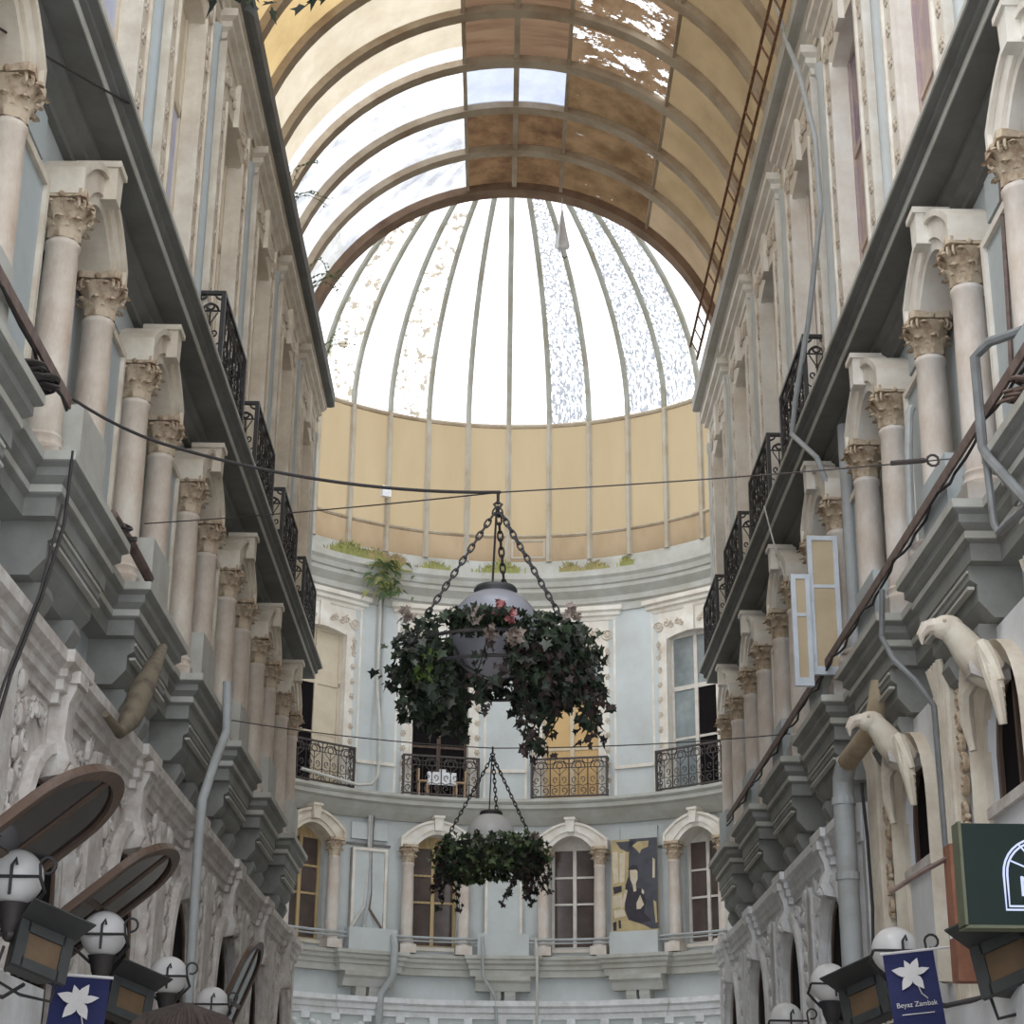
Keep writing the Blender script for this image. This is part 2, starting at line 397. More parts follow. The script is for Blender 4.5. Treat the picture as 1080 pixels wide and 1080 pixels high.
# lower cornice with projecting parapet pedestals
LOWP = [(-.35, 6.42), (.0, 6.42), (.0, 6.57), (.04, 6.59), (.04, 6.67), (.10, 6.72), (.10, 6.79), (.15, 6.82), (.15, 6.90), (-.35, 6.90)]
def steppath(C, x0, x1, half, sx):
    P = [(sx*x0, 3.5)]
    for c in C:
        if c-half < 3.6 : continue
        P += [(sx*x0, c-half), (sx*x1, c-half), (sx*x1, c+half), (sx*x0, c+half)]
    return P+[(sx*x0, YE)]
for sx, C in ((-1, LC), (1, RC)):
    mb = MB(); mb.sweep(LOWP, steppath(C, 3.90, 3.65, .95, sx), flip=sx < 0)
    t = trim(mb, GREY2)
    e = MB(); e.sweep([(.145, 6.83), (.158, 6.83), (.158, 6.905), (.145, 6.905)], steppath(C, 3.90, 3.65, .95, sx), flip=sx < 0)
    e.sweep([(.035, 6.60), (.05, 6.60), (.05, 6.66), (.035, 6.66)], steppath(C, 3.90, 3.65, .95, sx), flip=sx < 0)
    e.build('pale_moulding', GREYL, t)
    for c in C:
        if c < 6: continue
        b = MB(); b.box(min(sx*3.62, sx*4.08), max(sx*3.62, sx*4.08), c-.5, c+.42, 6.9, 7.56); b.build('parapet_block', BLUE if sx > 0 else GREYL, t)
        b = MB(); pr = [(4.2, 6.42), (3.66, 6.42), (3.66, 6.30), (3.72, 6.26), (3.72, 6.12), (3.84, 5.98), (4.2, 5.98)]
        b.prism([(sx*p, z) for p, z in pr], c-.82, c+.82, 'y'); b.build('corbel_body', GREY2, t)
        for dy in (-.5, .5):
            b = MB(); pr = [(4.2, 5.98), (3.76, 5.98), (3.74, 5.9), (3.80, 5.78), (3.92, 5.70), (3.97, 5.58), (4.2, 5.58)]
            b.prism([(sx*p, z) for p, z in pr], c+dy-.13, c+dy+.13, 'y'); b.build('console', GREY2, t)
        # mouldings running down the corbel face
        b = MB()
        for dz in (6.22, 6.36): b.box(min(sx*3.645, sx*3.7), max(sx*3.645, sx*3.7), c-.8, c+.8, dz, dz+.025)
        b.build('corbel_moulding', GREYL, t)
def apath(R0, R1, half, cs):
    P = []
    a = -125
    def pt(R, d): return (RX+R*sin(radians(d)), RYC+R*cos(radians(d)))
    for c in cs:
        n = max(1, int((c-half-a)/2.5))
        P += [pt(R0, a+(c-half-a)*i/n) for i in range(n+1)]
        m = 4; P += [pt(R1, c-half+2*half*i/m) for i in range(m+1)]
        a = c+half
    n = 28; P += [pt(R0, a+(125-a)*i/n) for i in range(n+1)]
    return P
PIERS = [-54, -27, 0, 27, 54]
dz = AZL-ZL
mb = MB(); mb.sweep([(o, z+dz) for o, z in LOWP], apath(7.14, 6.92, 6.6, PIERS), flip=True); LOWT = trim(mb, GREYL)
for c in PIERS:
    r_ = empty('tmp'); 
    b = MB(); b.box(-.62, .62, -.06, .25, 0, .52); o = b.build('parapet_block', BLUEW, LOWT)
    t = radians(c); o.location = (RX+7.05*sin(t), RYC+7.05*cos(t), AZL); o.rotation_euler = (0, 0, pi-t)
    b = MB(); b.prism([(-.3, 0), (.2, 0), (.2, -.1), (.12, -.16), (.05, -.34), (-.3, -.34)], -.66, .66, 'x')
    o = b.build('corbel_body', GREYL, LOWT); o.location = (RX+7.05*sin(t), RYC+7.05*cos(t), 6.42+dz); o.rotation_euler = (0, 0, pi-t)
    for dx in (-.17, .17):
        b = MB(); b.prism([(-.3, 0), (.03, 0), (.03, -.1), (-.04, -.3), (-.3, -.34)], dx-.13, dx+.13, 'x')
        o = b.build('console', GREYL, LOWT); o.location = (RX+7.05*sin(t), RYC+7.05*cos(t), 6.08+dz); o.rotation_euler = (0, 0, pi-t)
    bpy.data.objects.remove(r_)
mb = MB(); mb.sweep([(-.2, 5.3), (.04, 5.3), (.04, 5.42), (.1, 5.45), (.1, 5.55), (.17, 5.6), (.17, 5.72), (-.4, 5.76)], apath(6.99, 6.94, 6.2, PIERS), flip=True); t = trim(mb, LACEW)
# plaster relief hanging under the apse frieze
b = MB()
for i in range(-46, 47):
    a = radians(i*1.35); R = 6.97
    x, y = RX+R*sin(a), RYC+R*cos(a)
    b.ball((x, y, 5.02+.09*sin(i*1.7)), (.085, .05, .07), 8, 6)
    if i % 5 == 0: b.box(x-.1, x+.1, y-.1, y+.1, 5.16, 5.32)
b.build('frieze_relief', LACEW, t, smooth=True)
for sx, C in ((-1, LC), (1, [c for c in RC if c > 20])):
    P = [(sx*3.75, 3.5 if sx < 0 else 19.4)]
    for c in C:
        if c < 5: continue
        P += [(sx*3.75, c-.2), (sx*3.69, c-.2), (sx*3.69, c+.2), (sx*3.75, c+.2)]
    P.append((sx*3.75, YE))
    mb = MB(); mb.sweep([(-.2, 5.12), (.03, 5.12), (.03, 5.20), (.07, 5.22), (.07, 5.30), (.10, 5.32), (.10, 5.38), (.16, 5.42), (.16, 5.52), (-.5, 5.58)], P, flip=sx < 0); trim(mb, LACE if sx < 0 else LACEW)
# band of wall above the frieze up to the pedestals is part of wall_*, pier panels follow
# ------------------------------------------------------------------ pier panels of the middle storey
def pier_panel(w, h):
    t = empty('trim'); 
    b = MB(); b.box(-w, w, 0, .15, 0, h); b.build('panel_field', BLUE, t)
    e = MB()
    for x in (-w, w-.07): e.box(x, x+.07, .0, .19, 0, h)
    e.box(-w, w, .0, .188, h-.07, h+.002); e.build('panel_border', CREAM, t)
    l = MB(); l.box(-w-.12, w+.12, 0, .06, h+.08, h+.13); l.build('string_course', GREY, t)
    l = MB(); l.box(-w-.02, w+.02, 0, .1, h+.22, h+.62); l.build('upper_panel', BLUE, t)
    return t
PP = pier_panel(.46, 2.2); first = True
for side, C, S in (('L', LC, 3.24), ('R', RC, 3.15)):
    for c in C[1:]:
        o = PP if first else copy_tree(PP); first = False
        o.name = nextname('trim'); struct(o); place(o, side, c-S/2, 4.10, 7.05)
        if side == 'R': setmat(o, 'panel_border', CREAMW)
for a in (-27, 0, 27):
    o = copy_tree(PP); o.name = nextname('trim'); struct(o); place(o, 'A', a, 4.10, 7.05)
    for p in ('panel_field', 'upper_panel'): setmat(o, p, BLUEW)
    setmat(o, 'panel_border', CREAMW)

# ------------------------------------------------------------------ columns
def acanthus(mb, ang, r0, z0, h, w, curl):
    pts = []
    N = 6
    for i in range(N+1):
        t = i/N
        r = r0+.012+curl*max(0, t-.45)**1.5*2.2
        z = z0+h*(t if t < .85 else .85-(t-.85)*.9)
        ww = w*(.9+.4*sin(pi*min(t, .9)))*(1 if t < .8 else .65)
        pts.append((r, z, ww))
    vs = []; fs = []
    ca, sa = cos(ang), sin(ang)
    for r, z, ww in pts:
        for u, dr in ((-1, -.012), (-.45, .004), (0, .014), (.45, .004), (1, -.012)):
            rr = r+dr; q = u*ww
            vs.append((rr*ca-q*sa, rr*sa+q*ca, z))
    for i in range(N):
        for k in range(4): fs.append((i*5+k, i*5+k+1, (i+1)*5+k+1, (i+1)*5+k))
    mb.add(vs, fs)
    r, z, ww = pts[-2]; mb.ball((r*ca, r*sa, z-.005), (.028, .028, .022), 7, 5)
def make_column():
    t = empty('column')
    b = MB(); b.box(-.2, .2, -.2, .2, 0, .2)
    b.lathe([(.19, .2), (.195, .24), (.17, .27), (.165, .30), (.175, .33), (.155, .36)], 20); b.build('base', MARBLE, t, True)
    b = MB(); b.lathe([(.15, .36), (.151, .8), (.146, 1.5), (.136, 2.02), (.15, 2.04), (.15, 2.08), (.135, 2.10)], 24); b.build('shaft', MARBLE, t, True)
    b = MB(); z0 = 2.10
    b.lathe([(.13, z0), (.135, z0+.15), (.16, z0+.30), (.185, z0+.34)], 20)
    for k in range(8): acanthus(b, k*pi/4, .125, z0, .20, .055, .11)
    for k in range(8): acanthus(b, k*pi/4+pi/8, .135, z0+.10, .24, .05, .14)
    P = []
    for k in range(4):
        a = pi/4+k*pi/2
        for da, r in ((-.10, .262), (.10, .262), (.5, .2), (pi/4, .178), (pi/2-.5, .2)): P.append((r*cos(a+da), r*sin(a+da)))
    b.prism(P, z0+.35, z0+.42, 'z')
    for k in range(4):
        a = pi/4+k*pi/2
        for d in (-1, 1):
            pts = [((.215+x*.6)*cos(a+d*.12), (.215+x*.6)*sin(a+d*.12), z0+.29+z) for x, z in spiral(0, 0, .05, pi/2, 1.2, 10, -1)]
            b.tube(pts, .014, 5)
        b.ball((.19*cos(a+pi/4), .19*sin(a+pi/4), z0+.37), .03, 7, 5)
    b.build('capital', CAPST, t, True)
    return t
COLP = make_column(); first = True
def put_col(side, s, label, white=False):
    global first
    o = COLP if first else copy_tree(COLP); first = False
    zz = {'L': 6.82, 'R': 6.93, 'A': 6.80}[side]
    place(o, side, s, 3.88 if side != 'A' else 3.90, zz)
    if side == 'A': o.scale = (1, 1, 1.03)
    if white:
        setmat(o, 'shaft', MARBLE2); setmat(o, 'base', MARBLE2)
    tag(o, label, 'column', 'columns with carved capitals beside the middle-storey windows')
for side, C, nm in (('L', LC, 'left'), ('R', RC, 'right')):
    for i, c in enumerate(C[1:]):
        for d, w in ((-1, 'near'), (1, 'far')):
            put_col(side, c+d*.72, 'marble column with carved capital on the %s side of the %s middle-storey window along the %s wall' % (w, ORD[i], nm), side == 'R')
for i, a in enumerate(APSE):
    for d, w in ((-1, 'left'), (1, 'right')):
        put_col('A', a+d*5.65, 'white column with carved capital on the %s of the %s lower window across the curved end wall' % (w, ORD[i]), True)

# ------------------------------------------------------------------ middle-storey windows with segmental hoods
def make_mid_window():
    t = empty('window')
    # hood: arched band with keystone; local y outwards, wall face at y=0
    h = MB(); M = 16
    def seg(hw, zs, rise): return [(-hw+2*hw*i/M, zs+rise*(1-(-1+2*i/M)**2)) for i in range(M+1)]
    inn = [(-.555, 2.375)]+seg(.555, 2.38, .34)+[(.555, 2.375)]
    out = [(-.92, 2.375)]+seg(.92, 2.62, .44)+[(.92, 2.375)]
    inn2 = [(-.66, 2.375)]+seg(.66, 2.43, .40)+[(.66, 2.375)]
    def ring(a, b, y0, y1):
        n = len(a)
        for i in range(n-1):
            p, q, r, s = a[i], a[i+1], b[i+1], b[i]
            h.add([(p[0], y0, p[1]), (q[0], y0, q[1]), (r[0], y0, r[1]), (s[0], y0, s[1]), (p[0], y1, p[1]), (q[0], y1, q[1]), (r[0], y1, r[1]), (s[0], y1, s[1])],
                  [(0, 1, 2, 3), (4, 5, 6, 7), (0, 1, 5, 4), (2, 3, 7, 6)]+([(0, 3, 7, 4)] if i == 0 else [])+([(1, 2, 6, 5)] if i == n-2 else []))
    mid_o = [(-.86, 2.375)]+seg(.86, 2.58, .42)+[(.86, 2.375)]
    ring(inn, mid_o, -.2, .33); ring(mid_o, out, -.1, .40); ring(inn2, mid_o, .32, .36)
    h.build('arched_hood', CREAM, t)
    k = MB(); k.prism([(-.09, 2.80), (.09, 2.80), (.12, 3.14), (-.12, 3.14)], .1, .47, 'y')
    k.box(-.14, .14, .1, .5, 3.10, 3.16)
    k.build('keystone', CREAM, t)
    f = MB(); y0, y1 = -.25, -.17
    for x in (-.58, .51): f.box(x, x+.07, y0, y1, .0, 2.52)
    f.box(-.58, .58, y0, y1, 0, .09); f.box(-.58, .58, y0, y1, 2.44, 2.52); f.box(-.045, .045, y0, y1+.01, 0, 2.52)
    for z in (1.1, 1.75): f.box(-.58, .58, y0+.02, y1-.01, z, z+.05)
    f.prism(seg(.58, 2.5, .36), y0, y1-.02, 'y')
    f.build('frame', WOODD, t)
    p = MB(); p.box(-.52, -.04, -.235, -.21, .08, 2.46); p.build('pane', BROWNGL, t)
    p = MB(); p.box(.04, .52, -.235, -.21, .08, 2.46); p.build('pane', BROWNGL, t)
    s = MB(); s.box(-.64, .64, -.3, .06, -.06, .02); s.build('sill', CREAM, t)
    return t
MW = make_mid_window(); first = True
def put_mid(side, s, frame, pane, hood):
    global first
    o = MW if first else copy_tree(MW); first = False
    o.name = nextname('window'); struct(o); place(o, side, s, 4.10, {'L': 6.92, 'R': 7.03, 'A': 6.96}[side])
    setmat(o, 'frame', frame); setmat(o, 'pane', pane)
    for p in ('arched_hood', 'keystone', 'sill'): setmat(o, p, hood)
    return o
for c in LC[1:]: put_mid('L', c, WOODT if c < 12 else WOODD, BROWNGL, CREAM)
for c in RC[1:]: put_mid('R', c, WOODD, DARKGL, CREAMW)
for a, fr in zip(APSE, (WOODT, WOODT, WOODW, WOODW)): put_mid('A', a, fr, BROWNGL, CREAM if a < -20 else CREAMW)

# ------------------------------------------------------------------ top-storey windows with carved surrounds
def rosette(mb, x, z, y, r):
    mb.ball((x, y, z), (r*.42, .03, r*.42), 8, 5)
    for k in range(6):
        a = k*pi/3; mb.ball((x+r*.68*cos(a), y-.004, z+r*.68*sin(a)), (r*.36, .022, r*.36), 7, 4)
def scroll(mb, x, z, y, r, a0, dirn, turns=1.4, th=.018):
    mb.tube([(px, y, pz) for px, pz in spiral(x, z, r, a0, turns, 14, dirn)], th, 5)
def make_top_window():
    t = empty('window'); M = 12
    s = MB()
    arcp = [(-.725+1.45*i/M, 3.88+.12*(1-(-1+2*i/M)**2)) for i in range(M+1)]
    s.prism([(-1.17, 0), (-.725, 0)]+arcp+[(.725, 0), (1.17, 0), (1.17, 4.62), (-1.17, 4.62)], .002, .07, 'y')
    for x in (-1.174, -.781, .721, 1.114): s.box(x, x+.06, .05, .10, 0, 3.95 if abs(x+.03) < 1 else 4.6)
    s.box(-.14, .14, .06, .14, 3.98, 4.62)
    s.build('surround', CREAM, t)
    c = MB(); c.sweep([(-.1, 4.60), (.02, 4.60), (.04, 4.68), (.10, 4.72), (.10, 4.80), (.17, 4.84), (.17, 4.95), (-.1, 4.95)], [(-1.2, -.06), (-1.2, .07), (1.2, .07), (1.2, -.06)])
    c.build('cornice_cap', CREAM, t)
    o = MB()
    for sx in (-1, 1):
        for k in range(8): rosette(o, sx*.955, .45+.38*k, .075, .085)
        for k, zz in enumerate((3.45, 3.62, 3.78)): scroll(o, sx*(.955+.03*(-1)**k), zz, .08, .085, pi/2, (-1)**k*sx)
        scroll(o, sx*.96, 4.22, .085, .16, 0, sx, 1.8, .022)
        for k, xx in enumerate((.72, .56, .40, .26)): scroll(o, sx*xx, 4.27+.03*(-1)**k, .085, .10-.008*k, pi/2, (-1)**k*sx, 1.3, .02)
        o.ball((sx*.96, .08, 4.22), (.05, .03, .05), 8, 5)
    o.build('relief_ornament', ORN, t, True)
    v = MB()
    for x in (-.735, .72): v.box(x, x+.015, -.2, .003, 0, 3.99)
    v.prism([(-.735+1.47*i/M, 3.885+.12*(1-(-1+2*i/M)**2)) for i in range(M+1)]+[(.735, 4.1), (-.735, 4.1)], -.2, .001, 'y')
    v.build('reveal', CREAM, t)
    f = MB(); y0, y1 = -.19, -.12
    for x in (-.74, .66): f.box(x, x+.08, y0, y1, 0, 4.0)
    f.box(-.74, .74, y0, y1, 2.55, 2.66); f.box(-.74, .74, y0, y1, 3.9, 4.04); f.box(-.05, .05, y0, y1+.01, 0, 4.0); f.box(-.74, .74, y0, y1, 0, .1)
    for x in (-.66, .05): f.box(x, x+.61, y0+.02, y1-.01, 1.3, 1.36)
    f.build('frame', WOODW, t)
    for nm, x0, x1, z0, z1 in (('upper_pane', -.68, -.04, 2.6, 3.95), ('upper_pane', .04, .68, 2.6, 3.95), ('lower_pane', -.68, -.04, .06, 2.56), ('lower_pane', .04, .68, .06, 2.56)):
        p = MB(); p.box(x0, x1, -.175, -.15, z0, z1); p.build(nm, DARKGL, t)
    return t
TW = make_top_window(); first = True
def put_top(side, s, frame, up, low, sur):
    global first
    o = TW if first else copy_tree(TW); first = False
    o.name = nextname('window'); struct(o); place(o, side, s, 3.85, ZM+.01)
    setmat(o, 'frame', frame); setmat(o, 'upper_pane', up); setmat(o, 'lower_pane', low)
    for p in ('surround', 'cornice_cap', 'reveal'): setmat(o, p, sur)
    return o
lp = [(BOARD, LILAC), (BOARD, LILAC), (BOARD, LILAC), (BOARD, LILAC), (BOARD, BOARD), (BOARD, LILAC), (BOARD, BOARD)]
for c, (u, l) in zip(LC[1:], lp): put_top('L', c, BOARD, u, l, CREAM)
rp = [(PURPLE, PURPLE), (MAUVE, MAUVE), (PURPLE, MAUVE), (MAUVE, MAUVE), (DARKGL, DARKGL), (BOARD, BOARD), (BOARD, DARKGL)]
for c, (u, l) in zip(RC[1:], rp): put_top('R', c, MAUVE if c < 19 else CREAMW, u, l, CREAMW)
AT = [put_top('A', APSE[0], BOARD, BOARD, BOARD, CREAMW), put_top('A', APSE[1], WOODD, BLACKV, BLACKV, CREAMW),
      put_top('A', APSE[2], BOARD, PALEGL, ORANGEB, CREAMW), put_top('A', APSE[3], WOODW, PALEGL, PALEGL, CREAMW)]
# right leaf of the right-hand end window and all of the second window: black panes painted as room shade
n = 0
for ch in AT[3].children:
    if ch.name.startswith('lower_pane'):
        n += 1
        if ch.data.vertices[0].co.x < 0:
            ch.material_slots[0].link = 'OBJECT'; ch.material_slots[0].material = BLACKV
for ch in AT[0].children:
    if ch.name.startswith('lower_pane') and ch.data.vertices[0].co.x > 0:
        ch.material_slots[0].link = 'OBJECT'; ch.material_slots[0].material = BLACKV
# pilaster dado ledges on the curved wall
for a in (-27, 0, 27):
    t = empty(nextname('trim')); struct(t); place(t, 'A', a, 3.85, ZM)
    b = MB(); b.box(-.53, .53, -.04, .07, .72, .80); b.build('dado_ledge', CREAMW, t)
    b = MB(); b.box(-.53, .53, -.04, .02, .0, .72); b.build('dado_panel', BLUEW, t)
for side, C, S in (('L', LC, 3.24), ('R', RC, 3.15)):     # half-round pilasters between the top windows
    for c in C[1:]:
        t = empty(nextname('trim')); struct(t); place(t, side, c+S/2, 3.85, ZM)
        b = MB(); b.lathe([(.11, 0), (.11, .5), (.10, 4.3), (.12, 4.35), (.12, 4.5)], 12, (0, -.01, 0)); b.build('pilaster', BLUE if side == 'L' else BLUEW, t, True)
        b = MB(); b.box(-.45, .45, -.04, .03, 4.62, 4.9); b.build('frieze_panel', CREAM if side == 'L' else CREAMW, t)

# ------------------------------------------------------------------ balcony railings
def make_balcony():
    t = empty('balcony_railing'); W = .95; D = .30; H = 1.02
    r = MB(); y = D
    r.box(-W-.02, W+.02, y-.025, y+.025, H-.045, H); 
    for x in (-W, W): r.box(x-.025, x+.025, -.02, y, H-.045, H)
    r.build('top_rail', IRON, t)
    r = MB(); r.box(-W, W, y-.02, y+.02, .03, .07)
    for x in (-W, W): r.box(x-.02, x+.02, -.02, y, .03, .07)
    r.build('bottom_rail', IRON, t)
    for x in (-W, W):
        p = MB(); p.box(x-.025, x+.025, y-.025, y+.025, 0, H); p.build('post', IRON, t)
    pw = 2*W/4
    def panel(mb, ax, c, w):
        def P(u, z): return (c+u, y, z) if ax == 'x' else (c, D/2+u, z)
        def tb(pts, r=.011): mb.tube([P(u, z) for u, z in pts], r, 5)
        h = w/2
        tb([(-h+.01, .76), (h-.01, .76)], .012)
        tb([(-h, .05), (-h, .98)], .014); tb([(h, .05), (h, .98)], .014)
        tb([(0, .06), (0, .76)], .010)
        tb(arc(0, .76, h*.72, 0, pi, 10), .016)
        tb(arc(0, .82, h*.33, 0, 2*pi, 10), .014)
        for s in (-1, 1):
            tb(arc(s*h*.92, .98, h*.5, pi if s > 0 else 0, (pi*1.5 if s > 0 else -pi/2), 6), .014)
            tb([(u, z) for u, z in spiral(s*h*.47, .19, h*.42, -pi/2, 1.1, 12, s)], .013)
            tb([(u, z) for u, z in spiral(s*h*.42, .47, h*.36, -pi/2 if s > 0 else -pi/2, 1.0, 10, s)], .011)
            tb([(0, .58), (s*h*.35, .66), (s*h*.7, .74)], .009)
            tb([(0, .34), (s*h*.5, .30), (s*h*.95, .34)], .010)
        mb.ball(P(0, .58), .022, 6, 4); mb.ball(P(0, .40), .02, 6, 4)
    for k in range(4):
        b = MB(); panel(b, 'x', -W+pw*(k+.5), pw); b.build('scroll_panel', IRON, t, True)
    for x in (-W, W):
        b = MB(); panel(b, 'y', x, D-.04)
        b.build('side_panel', IRON, t, True)
    return t
BAL = make_balcony(); first = True
def put_bal(side, s, label, mat=None):
    global first
    o = BAL if first else copy_tree(BAL); first = False
    place(o, side, s, 3.85, ZM+.01)
    if mat:
        for p in ('top_rail', 'bottom_rail', 'post', 'scroll_panel', 'side_panel'): setmat(o, p, mat)
    tag(o, label, 'balcony railing', 'scrollwork balcony railings of the upper floor')
for i, c in enumerate(LC[4:]): put_bal('L', c-.25, 'black scrollwork iron balcony railing, %s from the camera on the left wall' % ORD[i])
for i, c in enumerate(RC[4:]): put_bal('R', c+.1, 'black scrollwork iron balcony railing, %s from the camera on the right wall' % ORD[i])
for a, w in zip(APSE, ('leftmost', 'before the white tablecloth', 'below the orange board', 'rightmost')):
    put_bal('A', a, 'brown scrollwork iron balcony railing on the curved end wall, '+w, IRONB)

# ------------------------------------------------------------------ ground-storey arches
def make_arch(white):
    t = empty('window'); M = 18; B = LACEW if white else LACE
    def el(hw, zs, rise, z0): return [(-hw, z0)]+[(hw*-cos(pi*i/M), zs+rise*sin(pi*i/M)) for i in range(M+1)]+[(hw, z0)]
    zs, rise = (1.85, .95) if white else (1.75, .85)
    h = MB()
    def ring(a, b, y0, y1, y2=None):
        y2 = y1 if y2 is None else y2
        for i in range(len(a)-1):
            p, q, r, s = a[i], a[i+1], b[i+1], b[i]
            h.add([(p[0], y0, p[1]), (q[0], y0, q[1]), (r[0], y0, r[1]), (s[0], y0, s[1]), (p[0], y1, p[1]), (q[0], y1, q[1]), (r[0], y2, r[1]), (s[0], y2, s[1])],
                  [(0, 1, 2, 3), (4, 5, 6, 7), (0, 1, 5, 4), (2, 3, 7, 6)])
    a0, a1, a2, a3 = el(.735, zs, rise-.005, 0), el(.79, zs, rise+.07, 0), el(.85, zs, rise+.15, 0), el(.91, zs, rise+.23, 0)
    ring(a0, a1, -.02, .015); ring(a1, a2, -.02, .02, .06); ring(a2, a3, -.02, .10, .08)
    h.build('arch_moulding', B, t, True)
    k = MB(); zt = 3.36
    k.prism([(-.05, zs+rise-.06), (.16, zs+rise-.02), (.20, zs+rise+.08), (.14, zs+rise+.26), (.15, zt-.22), (.20, zt-.1), (.20, zt), (-.05, zt)], -.12, .12, 'x')
    k.box(-.15, .15, .0, .23, zt-.06, zt+.04)
    k.ball((0, .16, zs+rise+.02), (.10, .07, .07), 10, 6)
    k.build('keystone', B, t)
    o = MB(); rnd = random.Random(3)
    for s in (-1, 1):
        for k_ in range(9):
            u = s*(.42+.13*k_*.8+.0); z = 3.0-.03*k_+rnd.uniform(-.06, .06)
            if abs(u) > 1.35: continue
            scroll(o, u, z, .03, .09, rnd.uniform(0, 6), s, 1.3, .024)
        for k_ in range(12):
            z = .3+.25*k_; uu = s*(1.12+rnd.uniform(-.05, .05))
            o.ball((uu, .03, z), (.085, .05, .10), 7, 5); scroll(o, uu+s*.13, z+.1, .03, .07, rnd.uniform(0, 6), s, 1.2, .02)
        for k_ in range(4):
            zz = 2.2+.22*k_; scroll(o, s*(.98-.02*k_), zz, .03, .10, rnd.uniform(0, 6), -s, 1.3, .024)
        for k_ in range(3): o.tube([(s*(1.46+.05*k_), .02, .0), (s*(1.46+.05*k_), .03, 2.9), (s*(1.42+.02*k_), .08, 3.1)], .022, 6)
    o.build('plaster_relief', B, t, True)
    p = MB()
    for s in (-1, 1): p.box(s*1.5-.13, s*1.5+.13, -.02, .07, 0, 3.1)
    p.build('pilaster', B, t)
    f = MB(); fz = el(.74, zs, rise, 0); gz = el(.66, zs, rise-.08, .1)
    for i in range(len(fz)-1):
        p0, q0, r0, s0 = fz[i], fz[i+1], gz[i+1], gz[i]
        f.add([(p0[0], -.058, p0[1]), (q0[0], -.058, q0[1]), (r0[0], -.058, r0[1]), (s0[0], -.058, s0[1]), (p0[0], -.025, p0[1]), (q0[0], -.025, q0[1]), (r0[0], -.025, r0[1]), (s0[0], -.025, s0[1])],
              [(0, 1, 2, 3), (4, 5, 6, 7), (0, 1, 5, 4), (2, 3, 7, 6)])
    f.build('frame', WOODD, t)
    g = MB(); g.prism(el(.74, zs, rise, 0), -.06, -.045, 'y'); g.build('pane', BLACKV, t)
    return t
for side, C, wh in (('L', LC[1:], False), ('R', [c for c in RC if c > 20], True)):
    A = make_arch(wh); fst = True
    for c in C:
        o = A if fst else copy_tree(A); fst = False
        o.name = nextname('window'); struct(o); place(o, side, c, 3.75, 2.0)

# tilted-open arched sashes on the left
def make_sash():
    t = empty('open_sash'); M = 16; hw = .62; L = .95; rise = .42
    def el(d): return [(-hw+d, d)]+[((hw-d)*-cos(pi*i/M), L+(rise-d)*sin(pi*i/M)) for i in range(M+1)]+[(hw-d, d)]
    f = MB(); a, b = el(0), el(.085)
    n = len(a)
    for i in range(n):
        j = (i+1) % n
        p, q, r, s = a[i], a[j], b[j], b[i]
        f.add([(p[0], -.03, p[1]), (q[0], -.03, q[1]), (r[0], -.03, r[1]), (s[0], -.03, s[1]), (p[0], .03, p[1]), (q[0], .03, q[1]), (r[0], .03, r[1]), (s[0], .03, s[1])],
              [(0, 1, 2, 3), (4, 5, 6, 7), (0, 1, 5, 4), (2, 3, 7, 6)])
    f.box(-hw+.06, hw-.06, -.02, .02, .55, .60); f.box(-.03, .03, -.02, .02, .06, L+rise-.06)
    f.build('sash_frame', WOODD, t)
    g = MB(); g.prism(el(.07), -.006, .006, 'y'); g.build('pane', REFGL, t)
    return t
SA = make_sash()
tag(SA, 'brown arched sash tilted out from the left wall, nearest the camera and largest', 'window sash', 'tilted open sashes on the left wall')
SA.location = (-3.70, 11.3, 3.10); SA.rotation_euler = (radians(-50), 0, -pi/2); SA.scale = (1.1, 1, 1.05)
o = copy_tree(SA); tag(o, 'brown arched window sash tilted out over the second left globe lamp', 'window sash', 'tilted open sashes on the left wall'); o.location = (-3.70, 14.3, 3.26); o.scale = (1, 1, .92)
o = copy_tree(SA); tag(o, 'brown arched window sash tilted slightly out, farthest along the left wall', 'window sash', 'tilted open sashes on the left wall'); o.location = (-3.80, 23.9, 3.2); o.rotation_euler = (radians(-22), 0, -pi/2)

